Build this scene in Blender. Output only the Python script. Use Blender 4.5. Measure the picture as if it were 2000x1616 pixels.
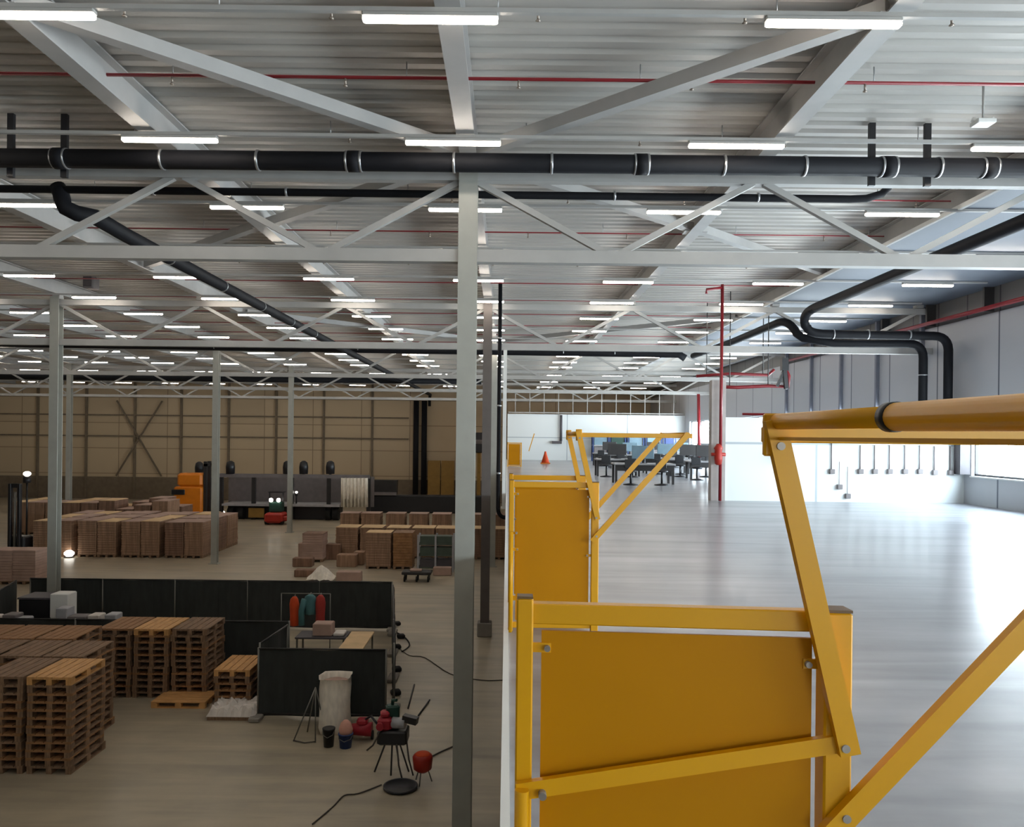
import bpy, math, random
from mathutils import Vector, Matrix
random.seed(7)
sc = bpy.context.scene
for o in list(bpy.data.objects): bpy.data.objects.remove(o)

# ------------------------------------------------------------------ camera
H = 6.16          # eye above the ground floor
ZM = 4.36         # top of the upper deck (1.8 m below the eye)
F = 1550.0        # focal length in pixels of the 2000 px wide frame
ROLL = 0.0108
cam_d = bpy.data.cameras.new('camera'); cam = bpy.data.objects.new('camera', cam_d)
sc.collection.objects.link(cam); sc.camera = cam
cam_d.sensor_width = 36; cam_d.lens = F/2000*36
cam_d.shift_x = 0.005; cam_d.shift_y = 0.021
cam_d.clip_start = 0.05; cam_d.clip_end = 400
cam.matrix_world = Matrix.Translation((0, 0, H)) @ Matrix.Rotation(math.pi/2, 4, 'X') @ Matrix.Rotation(ROLL, 4, 'Z')

# ------------------------------------------------------------------ world, exposure
w = bpy.data.worlds.new('sky'); sc.world = w; w.use_nodes = True
nt = w.node_tree; nt.nodes.clear()
wo = nt.nodes.new('ShaderNodeOutputWorld'); bg = nt.nodes.new('ShaderNodeBackground')
tc = nt.nodes.new('ShaderNodeTexCoord'); sx = nt.nodes.new('ShaderNodeSeparateXYZ'); mr = nt.nodes.new('ShaderNodeValToRGB')
nt.links.new(tc.outputs['Generated'], sx.inputs[0]); nt.links.new(sx.outputs['Z'], mr.inputs[0])
mr.color_ramp.elements[0].position = 0.0; mr.color_ramp.elements[0].color = (0.78, 0.84, 0.86, 1)
mr.color_ramp.elements[1].position = 0.5; mr.color_ramp.elements[1].color = (0.78, 0.91, 1.0, 1)
nt.links.new(mr.outputs[0], bg.inputs[0]); nt.links.new(bg.outputs[0], wo.inputs[0])
SKY = 33.0
bg.inputs[1].default_value = SKY
sc.view_settings.view_transform = 'Standard'; sc.view_settings.look = 'None'
sc.view_settings.gamma = 1; sc.view_settings.use_curve_mapping = False
sc.view_settings.exposure = 0.0
sc.cycles.max_bounces = 8; sc.cycles.diffuse_bounces = 5; sc.cycles.glossy_bounces = 3
sc.cycles.sample_clamp_indirect = 6
sc.cycles.use_denoising = True
TUBE = 31.0       # radiance of the lit tubes

XR = 13.0         # inner face of the right-hand wall
WIN = [(-7.5, 22.2, ZM+.8, ZM+2.65), (24.5, 56.5, ZM+.8, ZM+2.9)]
for k, (a, b, c, d) in enumerate(WIN):          # sky portals in the two ribbon windows
    l = bpy.data.lights.new('window_portal', 'AREA'); l.shape = 'RECTANGLE'
    l.size = d-c; l.size_y = b-a; l.cycles.is_portal = True
    lo = bpy.data.objects.new('window_portal', l); sc.collection.objects.link(lo)
    lo.location = (XR+.32, (a+b)/2, (c+d)/2); lo.rotation_euler = (0, math.pi/2, 0)

YNW = -9.0; FILL_WIN = (3.5, 7.5, ZM+1.0, ZM+2.2)      # window added in the unseen wall behind the camera, lighting the gate fronts
l = bpy.data.lights.new('window_portal', 'AREA'); l.shape = 'RECTANGLE'
l.size = FILL_WIN[1]-FILL_WIN[0]; l.size_y = FILL_WIN[3]-FILL_WIN[2]; l.cycles.is_portal = True
lo = bpy.data.objects.new('window_portal', l); sc.collection.objects.link(lo)
lo.location = ((FILL_WIN[0]+FILL_WIN[1])/2, YNW-.32, (FILL_WIN[2]+FILL_WIN[3])/2); lo.rotation_euler = (math.pi/2, 0, 0)

# ------------------------------------------------------------------ materials
def srgb(r, g, b):
    f = lambda c: ((c/255+.055)/1.055)**2.4 if c > 10 else c/255/12.92
    return (f(r), f(g), f(b), 1)
def mat(name, col, rough=.6, metal=0, var=.12, scale=3.0, stretch=(1, 1, 1), bump=0, spec=.5, coat=0):
    m = bpy.data.materials.new(name); m.use_nodes = True; n = m.node_tree; b = n.nodes['Principled BSDF']
    b.inputs['Roughness'].default_value = rough; b.inputs['Metallic'].default_value = metal
    b.inputs['Specular IOR Level'].default_value = spec
    if coat: b.inputs['Coat Weight'].default_value = coat; b.inputs['Coat Roughness'].default_value = .12
    c = srgb(*col)
    t = n.nodes.new('ShaderNodeTexCoord'); mp = n.nodes.new('ShaderNodeMapping'); mp.inputs['Scale'].default_value = stretch
    ns = n.nodes.new('ShaderNodeTexNoise'); ns.inputs['Scale'].default_value = scale; ns.inputs['Detail'].default_value = 5
    r = n.nodes.new('ShaderNodeValToRGB')
    r.color_ramp.elements[0].position = .3; r.color_ramp.elements[1].position = .7
    r.color_ramp.elements[0].color = tuple(x*(1-var) for x in c[:3])+(1,)
    r.color_ramp.elements[1].color = tuple(min(1, x*(1+var)) for x in c[:3])+(1,)
    n.links.new(t.outputs['Object'], mp.inputs[0]); n.links.new(mp.outputs[0], ns.inputs['Vector'])
    n.links.new(ns.outputs[0], r.inputs[0]); n.links.new(r.outputs[0], b.inputs['Base Color'])
    if bump:
        bp = n.nodes.new('ShaderNodeBump'); bp.inputs['Strength'].default_value = bump
        n.links.new(ns.outputs[0], bp.inputs['Height']); n.links.new(bp.outputs[0], b.inputs['Normal'])
    return m
def emit(name, col, s):
    m = bpy.data.materials.new(name); m.use_nodes = True; n = m.node_tree; b = n.nodes['Principled BSDF']
    b.inputs['Base Color'].default_value = (.8, .8, .8, 1)
    b.inputs['Emission Color'].default_value = (*col, 1); b.inputs['Emission Strength'].default_value = s
    return m
def floor_mat(name, c1, c2, rough, coat):
    m = bpy.data.materials.new(name); m.use_nodes = True; n = m.node_tree; b = n.nodes['Principled BSDF']
    t = n.nodes.new('ShaderNodeTexCoord')
    a = n.nodes.new('ShaderNodeTexNoise'); a.inputs['Scale'].default_value = .55; a.inputs['Detail'].default_value = 6; a.inputs['Roughness'].default_value = .6
    mp = n.nodes.new('ShaderNodeMapping'); mp.inputs['Rotation'].default_value = (0, 0, .7); mp.inputs['Scale'].default_value = (.35, 3.2, 1)
    s = n.nodes.new('ShaderNodeTexNoise'); s.inputs['Scale'].default_value = .8; s.inputs['Detail'].default_value = 4; s.inputs['Distortion'].default_value = .6
    mx = n.nodes.new('ShaderNodeMix'); mx.inputs['Factor'].default_value = .5
    r = n.nodes.new('ShaderNodeValToRGB'); r.color_ramp.elements[0].position = .3; r.color_ramp.elements[1].position = .7
    r.color_ramp.elements[0].color = srgb(*c1); r.color_ramp.elements[1].color = srgb(*c2)
    n.links.new(t.outputs['Object'], a.inputs['Vector']); n.links.new(t.outputs['Object'], mp.inputs[0]); n.links.new(mp.outputs[0], s.inputs['Vector'])
    n.links.new(a.outputs[0], mx.inputs['A']); n.links.new(s.outputs[0], mx.inputs['B'])
    n.links.new(mx.outputs[0], r.inputs[0]); n.links.new(r.outputs[0], b.inputs['Base Color'])
    rr = n.nodes.new('ShaderNodeMapRange'); rr.inputs['To Min'].default_value = rough*.75; rr.inputs['To Max'].default_value = rough*1.3
    n.links.new(a.outputs[0], rr.inputs['Value']); n.links.new(rr.outputs[0], b.inputs['Roughness'])
    if coat: b.inputs['Coat Weight'].default_value = coat; b.inputs['Coat Roughness'].default_value = .17
    return m
def panel_mat(name, c, seam, pw, ph, axis, rough=.55):
    """wall cladding: panels pw x ph metres with darker seams"""
    m = bpy.data.materials.new(name); m.use_nodes = True; n = m.node_tree; b = n.nodes['Principled BSDF']; b.inputs['Roughness'].default_value = rough
    t = n.nodes.new('ShaderNodeTexCoord'); s = n.nodes.new('ShaderNodeSeparateXYZ'); cb = n.nodes.new('ShaderNodeCombineXYZ')
    n.links.new(t.outputs['Object'], s.inputs[0]); n.links.new(s.outputs[axis], cb.inputs[0]); n.links.new(s.outputs['Z'], cb.inputs[1])
    br = n.nodes.new('ShaderNodeTexBrick'); br.offset = 0; br.squash = 1
    br.inputs['Scale'].default_value = 1; br.inputs['Brick Width'].default_value = pw; br.inputs['Row Height'].default_value = ph
    br.inputs['Mortar Size'].default_value = .035; br.inputs['Mortar Smooth'].default_value = .2
    c0 = srgb(*c)
    br.inputs['Color1'].default_value = c0; br.inputs['Color2'].default_value = tuple(x*.9 for x in c0[:3])+(1,)
    br.inputs['Mortar'].default_value = srgb(*seam)
    n.links.new(cb.outputs[0], br.inputs['Vector']); n.links.new(br.outputs[0], b.inputs['Base Color'])
    return m
M = dict(
    steel=mat('pale_painted_steel', (164, 163, 160), .5, 0, .05),
    column=mat('column_paint', (160, 160, 152), .45, 0, .06),
    column_dark=mat('dark_column_paint', (96, 88, 84), .5, 0, .08),
    beam=mat('roof_beam_steel', (166, 165, 163), .5, 0, .05),
    deck=mat('roof_deck_sheet', (170, 167, 161), .5, 0, .05, 1.2, (.4, 2, 1)),
    floor=floor_mat('warehouse_concrete', (136, 128, 112), (188, 174, 148), .42, .12),
    mezz=floor_mat('upper_floor_screed', (108, 109, 114), (172, 173, 178), .34, .3),
    farwall=panel_mat('brown_beige_wall_panels', (188, 168, 138), (136, 118, 94), 4.4, 2.3, 'X'),
    sidewall=panel_mat('grey_wall_panels', (176, 178, 182), (84, 88, 98), 3.0, 12.0, 'Y'),
    darkwall=panel_mat('dark_grey_cladding', (104, 102, 100), (60, 58, 60), 1.5, 12.0, 'Y'),
    whitewall=panel_mat('white_partition_panels', (224, 228, 228), (170, 178, 184), 4.4, 6, 'X'),
    white=mat('white_paint', (224, 224, 220), .5, 0, .03),
    base=mat('dark_plinth_band', (112, 98, 80), .7),
    yellow=mat('yellow_powder_coat', (216, 154, 4), .36, 0, .04, 2, spec=.4),
    yellow_panel=mat('yellow_sheet_panel', (188, 124, 0), .45, 0, .05, 1.5, spec=.15),
    black=mat('black_plastic', (26, 26, 30), .4, 0, .1),
    duct=mat('black_pipe_insulation', (17, 18, 23), .7, 0, .15, spec=.25),
    band=mat('galvanised_clip', (176, 178, 180), .35, .8, .05),
    red=mat('red_sprinkler_paint', (128, 20, 30), .4, 0, .06),
    bolt=mat('steel_bolt', (150, 140, 130), .4, .6, .1),
    wood=mat('pallet_wood', (150, 108, 70), .75, 0, .28, 5, (1, 6, 1)),
    wood2=mat('aged_pallet_wood', (130, 102, 78), .8, 0, .3, 5, (6, 1, 1)),
    wood3=mat('fresh_pallet_wood', (200, 150, 92), .7, 0, .18, 5, (6, 1, 1)),
    card=mat('brown_cardboard', (150, 118, 94), .8, 0, .3, 1.5, (7, 7, .6)),
    card2=mat('dark_cardboard', (126, 96, 78), .8, 0, .3, 1.5, (7, 7, .6)),
    card3=mat('pale_board_sheets', (214, 182, 138), .8, 0, .15, 2),
    cardpink=mat('greyish_pink_board', (172, 144, 130), .8, 0, .12, 2),
    net=mat('dark_green_netting', (40, 43, 41), .8, 0, .22, 6, (1, 1, .3), bump=.3),
    pole=mat('galvanised_tube', (120, 118, 112), .45, .6, .08),
    frame_dark=mat('dark_steel', (52, 50, 50), .5, .2, .1),
    orange=mat('orange_machine_paint', (218, 124, 18), .45, 0, .06),
    redm=mat('red_machine_paint', (166, 40, 26), .45, 0, .06),
    rubber=mat('rubber', (20, 20, 20), .8, 0, .1),
    grey=mat('grey_sheet', (116, 110, 110), .6, 0, .1),
    greyd=mat('dark_grey_sheet', (78, 74, 78), .6, 0, .1),
    plastic=mat('creased_white_plastic', (238, 230, 216), .45, 0, .12, 4, (3, 1, 1), bump=.6),
    wrap=mat('white_wrapped_sheet', (214, 206, 198), .5, 0, .12, 5, bump=.5),
    blue=mat('blue_plastic', (34, 58, 110), .5),
    pink=mat('pale_pink_cloth', (214, 160, 142), .8),
    teal=mat('teal_cloth', (72, 116, 120), .8),
    redcloth=mat('red_cloth', (166, 52, 44), .8),
    hivis=mat('orange_cloth', (204, 72, 26), .8),
    maroon=mat('crimson_plastic', (158, 28, 44), .5),
    dgreen=mat('dark_green_plastic', (24, 62, 52), .5),
    ochre=mat('ochre_panel', (146, 112, 50), .6),
    concrete=mat('grey_concrete', (134, 128, 120), .85, 0, .1),
    cable=mat('grey_cable', (70, 64, 58), .6),
    greenrack=mat('green_grey_rack', (74, 86, 76), .6),
    bluegrey=mat('blue_grey_screen', (110, 136, 150), .4),
    desk=mat('pale_worktop', (168, 168, 172), .5),
)
M['cap'] = mat('brown_post_cap', (104, 76, 40), .5)
M['tube'] = emit('lit_tube', (1.0, .89, .77), TUBE)
M['lamp'] = emit('lit_headlamp', (1.0, .95, .85), 6)
gl = bpy.data.materials.new('window_glass'); gl.use_nodes = True; gn = gl.node_tree; gn.nodes.clear()
go = gn.nodes.new('ShaderNodeOutputMaterial'); gm = gn.nodes.new('ShaderNodeMixShader'); gt = gn.nodes.new('ShaderNodeBsdfTransparent'); gg = gn.nodes.new('ShaderNodeBsdfGlossy')
gg.inputs['Roughness'].default_value = .02; gm.inputs[0].default_value = .06; gt.inputs[0].default_value = (.95, .98, 1, 1)
gn.links.new(gt.outputs[0], gm.inputs[1]); gn.links.new(gg.outputs[0], gm.inputs[2]); gn.links.new(gm.outputs[0], go.inputs[0])
M['glass'] = gl

# ------------------------------------------------------------------ geometry helpers
class MB:
    def __init__(s): s.v = []; s.f = []; s.sm = []
    def add(s, vs, fs, smooth=False):
        k = len(s.v); s.v += [tuple(v) for v in vs]; s.f += [tuple(i+k for i in f) for f in fs]; s.sm += [smooth]*len(fs)
        return s
    def box(s, x0, x1, y0, y1, z0, z1, rz=0, b=0):
        cx, cy = (x0+x1)/2, (y0+y1)/2
        if b:    # chamfered vertical and horizontal edges: an octagon-like plan with inset top and bottom
            pl = [(x0+b, y0), (x1-b, y0), (x1, y0+b), (x1, y1-b), (x1-b, y1), (x0+b, y1), (x0, y1-b), (x0, y0+b)]
            ins = lambda p: (cx+(p[0]-cx)*(1-b/max(1e-6, (x1-x0)/2)), cy+(p[1]-cy)*(1-b/max(1e-6, (y1-y0)/2)))
            vs = [(*ins(p), z0) for p in pl]+[(*p, z0+b) for p in pl]+[(*p, z1-b) for p in pl]+[(*ins(p), z1) for p in pl]
            fs = [tuple(range(7, -1, -1)), tuple(range(24, 32))]
            for r in range(3):
                for i in range(8): j = (i+1) % 8; fs.append((r*8+i, r*8+j, r*8+8+j, r*8+8+i))
        else:
            vs = [(x, y, z) for z in (z0, z1) for (x, y) in ((x0, y0), (x1, y0), (x1, y1), (x0, y1))]
            fs = [(3, 2, 1, 0), (4, 5, 6, 7), (0, 1, 5, 4), (1, 2, 6, 5), (2, 3, 7, 6), (3, 0, 4, 7)]
        if rz:
            c, q = math.cos(rz), math.sin(rz)
            vs = [(cx+(x-cx)*c-(y-cy)*q, cy+(x-cx)*q+(y-cy)*c, z) for x, y, z in vs]
        return s.add(vs, fs)
    def bar(s, a, b, w, h=None, up=(0, 0, 1)):
        """rectangular bar of width w (sideways) and height h (along up) from a to b"""
        h = h or w; a = Vector(a); b = Vector(b); d = (b-a).normalized(); u = Vector(up)
        if abs(d.dot(u)) > .99: u = Vector((0, 1, 0))
        sd = d.cross(u).normalized(); u = sd.cross(d).normalized()
        vs = [p+sd*i*w/2+u*j*h/2 for p in (a, b) for (i, j) in ((-1, -1), (1, -1), (1, 1), (-1, 1))]
        return s.add(vs, [(3, 2, 1, 0), (4, 5, 6, 7), (0, 1, 5, 4), (1, 2, 6, 5), (2, 3, 7, 6), (3, 0, 4, 7)])
    def tube(s, pts, r, n=12, cap=True, radii=None):
        pts = [Vector(p) for p in pts]; vs = []; fs = []; u = None
        for i, p in enumerate(pts):
            t = (pts[min(i+1, len(pts)-1)]-pts[max(i-1, 0)]).normalized()
            if u is None: u = t.orthogonal().normalized()
            u = (u-t*u.dot(t)).normalized(); q = t.cross(u); rr = radii[i] if radii else r
            vs += [p+(u*math.cos(2*math.pi*k/n)+q*math.sin(2*math.pi*k/n))*rr for k in range(n)]
        for i in range(len(pts)-1):
            for k in range(n): j = (k+1) % n; fs.append((i*n+k, i*n+j, i*n+n+j, i*n+n+k))
        s.add(vs, fs, True)
        if cap:
            k = len(s.v)-len(vs)
            s.f += [tuple(range(k+n-1, k-1, -1)), tuple(range(k+(len(pts)-1)*n, k+len(pts)*n))]; s.sm += [False]*2
        return s
    def lathe(s, c, prof, n=20):
        vs = []; fs = []
        for r, z in prof: vs += [(c[0]+r*math.cos(2*math.pi*k/n), c[1]+r*math.sin(2*math.pi*k/n), c[2]+z) for k in range(n)]
        for i in range(len(prof)-1):
            for k in range(n): j = (k+1) % n; fs.append((i*n+k, i*n+j, i*n+n+j, i*n+n+k))
        fs += [tuple(range(n-1, -1, -1)), tuple(range((len(prof)-1)*n, len(prof)*n))]
        return s.add(vs, fs, True)
    def ibeam(s, a, b, w, h, t=.018, tw=.012, up=(0, 0, 1)):
        a = Vector(a); b = Vector(b); d = (b-a).normalized(); u = Vector(up)
        sd = d.cross(u).normalized(); u = sd.cross(d).normalized()
        pr = [(-w/2, -h/2), (w/2, -h/2), (w/2, -h/2+t), (tw/2, -h/2+t), (tw/2, h/2-t), (w/2, h/2-t), (w/2, h/2), (-w/2, h/2), (-w/2, h/2-t), (-tw/2, h/2-t), (-tw/2, -h/2+t), (-w/2, -h/2+t)]
        vs = [p+sd*x+u*y for p in (a, b) for x, y in pr]; n = 12
        fs = [(i, (i+1) % n, n+(i+1) % n, n+i) for i in range(n)]+[tuple(range(n-1, -1, -1)), tuple(range(n, 2*n))]
        return s.add(vs, fs)
    def build(s, name, m, parent=None, loc=None):
        if parent is not None:
            r = parent
            while r.parent: r = r.parent
            off = Vector(r.location)
        else:
            if loc is None:
                xs, ys, zs = zip(*s.v); loc = ((min(xs)+max(xs))/2, (min(ys)+max(ys))/2, min(zs))
            off = Vector(loc)
        me = bpy.data.meshes.new(name); me.from_pydata([tuple(Vector(v)-off) for v in s.v], [], s.f)
        ms = m if isinstance(m, list) else [m]
        for x in ms: me.materials.append(x)
        me.polygons.foreach_set('use_smooth', s.sm); me.update()
        o = bpy.data.objects.new(name, me); sc.collection.objects.link(o)
        if parent is not None: o.parent = parent
        else: o.location = off
        return o
def tag(o, label, cat, group=None, kind=None):
    o['label'] = label; o['category'] = cat
    if group: o['group'] = group
    if kind: o['kind'] = kind
    return o
def thing(name, label, cat, loc=(0, 0, 0), group=None, kind=None):
    o = bpy.data.objects.new(name, None); sc.collection.objects.link(o); o.location = loc; o.empty_display_size = .2
    return tag(o, label, cat, group, kind)
def struct(name, mb, m, label=None):
    o = mb.build(name, m, loc=(0, 0, 0)); o['kind'] = 'structure'
    if label: o['label'] = label
    return o
def dup(root, loc, label, group=None, rz=None, depth=3):
    r = root.copy(); sc.collection.objects.link(r); r.location = loc; r['label'] = label
    if group: r['group'] = group
    if rz is not None: r.rotation_euler = (0, 0, rz)
    def kids(a, b):
        for c in list(a.children):
            d = c.copy(); sc.collection.objects.link(d); d.parent = b; kids(c, d)
    kids(root, r); return r
CR, SR = math.cos(ROLL), math.sin(ROLL)
def ray(u, v):        # direction of a point of the photograph, per metre of depth
    x, y = u-990, v-850
    return (x*CR+y*SR)/F, -(-x*SR+y*CR)/F
def at(u, v, Y):
    a, b = ray(u, v); return Vector((a*Y, Y, H+b*Y))
def gnd(u, v, z=0):
    a, b = ray(u, v); Y = (z-H)/b; return Vector((a*Y, Y, z))
ORD = 'zeroth first second third fourth fifth sixth seventh eighth ninth tenth eleventh twelfth thirteenth fourteenth fifteenth sixteenth seventeenth eighteenth nineteenth twentieth'.split()
def arc(p0, p1, p2, n=6):
    """quadratic bend through a corner"""
    p0, p1, p2 = map(Vector, (p0, p1, p2))
    return [p0*(1-t)**2+p1*2*t*(1-t)+p2*t*t for t in [i/n for i in range(n+1)]]

# ------------------------------------------------------------------ the setting
YB = 72.0; XL = -53.4; YN = -9.0; ZD = H+4.62
struct('floor', MB().box(XL-.3, XR+.3, YN-.3, YB+.3, -.3, 0), M['floor'])
struct('trim_1', MB().box(.035, XR, YN, 58, ZM-.4, ZM), M['mezz'], 'smooth pale grey upper floor on the right')
struct('trim_2', MB().box(-.012, .034, YN, 58, ZM-.42, ZM+.02), M['white'], 'white steel edge of the upper floor')
# corrugated roof sheet
d = MB(); vs = []; y = YN; k = 0; pitch = .30
while y < YB:
    for dy, z in ((0, 0), (.13, 0), (.17, .05), (.26, .05)): vs.append((y+dy, ZD+z))
    y += pitch
n = len(vs); V = [(x, a, b) for x in (XL, XR+.1) for a, b in vs]
d.add(V, [(i, i+1, n+i+1, n+i) for i in range(n-1)])
struct('ceiling', d, M['deck'])
struct('wall_back', MB().box(XL-.3, XR+.3, YB, YB+.3, 0, ZD+.3), M['farwall'])
struct('wall_left', MB().box(XL-.3, XL, YN-.3, YB+.3, 0, ZD+.3), M['farwall'])
struct('wall_front', MB().box(XL-.3, FILL_WIN[0], YN-.3, YN, 0, ZD+.3).box(FILL_WIN[1], XR+.3, YN-.3, YN, 0, ZD+.3).box(FILL_WIN[0], FILL_WIN[1], YN-.3, YN, 0, FILL_WIN[2]).box(FILL_WIN[0], FILL_WIN[1], YN-.3, YN, FILL_WIN[3], ZD+.3), M['white'])
wn = bpy.data.objects.new('window_3', None); sc.collection.objects.link(wn); wn.location = (6.6, YN-.1, FILL_WIN[2]); wn['kind'] = 'structure'  # unseen window, added to brighten the camera-facing gate panels
MB().box(FILL_WIN[0], FILL_WIN[1], YN-.15, YN-.14, FILL_WIN[2], FILL_WIN[3]).build('pane', M['glass'], wn)
f = MB()
for q in range(6): xx = FILL_WIN[0]+(FILL_WIN[1]-FILL_WIN[0])*q/5; f.box(xx-.03, xx+.03, YN-.2, YN-.1, FILL_WIN[2], FILL_WIN[3])
f.build('frame', M['frame_dark'], wn)
struct('baseboard_back', MB().box(XL, XR, YB-.12, YB-.005, 0, 2.0), M['base'])
# right-hand wall with two ribbon windows; darker cladding above the main sprinkler pipe
r = MB(); zs = H+3.42
(a0, b0, c0, d0), (a1, b1, c1, d1) = WIN
for y0, y1, z0, z1 in ((YN-.3, a0, 0, zs), (a0, b0, 0, c0), (a0, b0, d0, zs), (b0, a1, 0, zs), (a1, b1, 0, c1), (a1, b1, d1, zs), (b1, YB+.3, 0, zs)):
    r.box(XR, XR+.3, y0, y1, z0, z1)
struct('wall_right', r, M['sidewall'])
struct('trim_3', MB().box(XR+.02, XR+.3, YN-.3, YB+.3, zs, ZD+.3), M['darkwall'], 'dark cladding strip above the right wall')
for k, (a, b, c, dd) in enumerate(WIN):
    wn = bpy.data.objects.new('window_%d' % (k+1), None); sc.collection.objects.link(wn); wn.location = (XR+.1, (a+b)/2, c); wn['kind'] = 'structure'
    MB().box(XR+.14, XR+.15, a, b, c, dd).build('pane', M['glass'], wn)
    f = MB().box(XR+.1, XR+.2, a, b, c, c+.05).box(XR+.1, XR+.2, a, b, dd-.05, dd)
    q = a
    while q < b+.1: f.box(XR+.1, XR+.2, q-.025, q+.025, c, dd); q += (b-a)/round((b-a)/2.6)
    f.build('frame', M['frame_dark'], wn)
    MB().box(XR-.05, XR+.1, a, b, c-.04, c-.005).build('sill', M['white'], wn)
# white partition across the upper floor and the wall closing it far away
struct('wall_partition', MB().box(6.2, XR, 22.55, 22.7, ZM, H+.57), M['whitewall'])
struct('trim_4', MB().box(5.8, 6.2, 22.5, 22.8, ZM, H+1.62), M['cardpink'] if 0 else mat('beige_grey_post', (172, 164, 160), .6), 'grey post ending the white partition')
struct('wall_upper', MB().box(.04, XR, 58.0, 58.15, ZM, H+1.55), M['whitewall'])
# far wall framing
t = MB()
for x in (-42.5, -38.1, -33.7, -29.5, -25.2, -20.9, -16.6, -12.2): t.box(x-.09, x+.09, YB-.2, YB-.01, 0, ZD)
for z in (9.3, 7.6, 5.7): t.box(XL, -8.9, YB-.16, YB-.02, z-.06, z+.06)
struct('trim_5', t, M['base'], 'posts and rails of the back wall')
b1_ = thing('wall_bracing', 'crossed wind bracing rods on the back wall at far left', 'bracing', (-33, YB-.25, .2))
for a, b in (((-35.3, 8.9), (-31.2, 2.1)), ((-31.2, 8.9), (-35.3, 2.1))):
    MB().bar((a[0], YB-.25, a[1]), (b[0], YB-.25, b[1]), .12).build('brace_rod', M['base'], b1_)
t = MB()
for y in (24.8, 27.8, 30.8, 33.8, 36.8): t.box(XR-.12, XR, y-.06, y+.06, ZM, ZD)
struct('trim_7', MB().box(XR-.3, XR-.01, 22.22, 22.52, ZM+.83, ZM+2.7), M['greyd'], 'dark corner post beside the ribbon window')
struct('trim_6', t, mat('blue_grey_post', (112, 116, 128), .5), 'posts of the right wall')

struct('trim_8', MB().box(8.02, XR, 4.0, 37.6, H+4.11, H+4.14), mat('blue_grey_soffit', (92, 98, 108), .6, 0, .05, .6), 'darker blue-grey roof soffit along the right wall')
struct('trim_9', MB().box(7.95, 8.02, 4.0, 37.6, H+4.08, H+4.16), M['white'], 'white strip painted as the lit flange edge beside the soffit')  # light on the beam flange edge, put in as a white strip

# ------------------------------------------------------------------ columns
CX = [-.62, -13.82, -27.02, -40.22]; CY = [12.05, 24.35, 37.1, 49.0, 61.0]
names_r = {12.05: 'nearest', 24.35: 'second', 37.1: 'third', 49.0: 'fourth', 61.0: 'fifth'}
rows = {-.62: 'in the row beside the upper floor edge', -13.82: 'in the row left of centre', -27.02: 'in the second row to the left', -40.22: 'in the farthest row to the left'}
rows.update({-13.85: rows[-13.82], -13.6: rows[-13.82], -13.35: rows[-13.82]})
for ix, x in enumerate(CX):
    for y in CY:
        if abs(CX[ix])/y > .68 or (y == 61.0 and CX[ix] < -5): continue
        x = {24.35: -13.85, 37.1: -13.6, 49.0: -13.35}.get(y, x) if x < -5 and ix == 1 else CX[ix]
        dark = (x == -.62 and y == 24.35)
        if x == -.62 and y == 12.05: lab = 'pale grey steel column standing tall in the middle foreground'
        elif dark: lab = 'dark steel column on a concrete plinth beside the upper floor'
        else: lab = 'pale steel column, %s from the camera %s' % (names_r[y], rows[x])
        c = thing('steel_column', lab, 'column', (x, y, 0), 'steel columns of the hall')
        wd = .285 if y < 13 else .27
        MB().ibeam((x, y, .03 if not dark else .42), (x, y, H+4.1), wd, .28, .02, .015, up=(0, 1, 0)).build('shaft', M['column_dark'] if dark else M['column'], c)
        if dark: MB().box(x-.22, x+.22, y-.22, y+.22, 0, .42, b=.02).build('plinth', M['concrete'], c)
        else: MB().box(x-.22, x+.22, y-.22, y+.22, 0, .03).build('base_plate', M['column'], c)
# slender white post and black downpipe next to the dark column
c = thing('steel_post', 'slender white post at the upper floor edge behind dark column', 'post', (-.075, 24.3, 3.95))
MB().box(-.13, -.02, 24.25, 24.36, 3.95, H+2.6).build('shaft', M['white'], c)
MB().box(-.16, .0, 24.2, 24.4, 3.9, 3.96).build('base_plate', M['white'], c)
c = thing('downpipe', 'thin black downpipe between dark column and slender white post', 'pipe', (-.24, 23.5, 3.7))
MB().tube([(-.24, 23.5, ZD-.02), (-.24, 23.5, 4.0)]+arc((-.24, 23.5, 4.0), (-.24, 23.5, 3.72), (.02, 23.5, 3.7))+[(.5, 23.5, 3.7)], .06).build('pipe', M['duct'], c)
for z in (5, 7, 9): MB().tube([(-.24, 23.5, z), (-.24, 23.5, z+.05)], .072).build('pipe_clip', M['band'], c)

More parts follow.
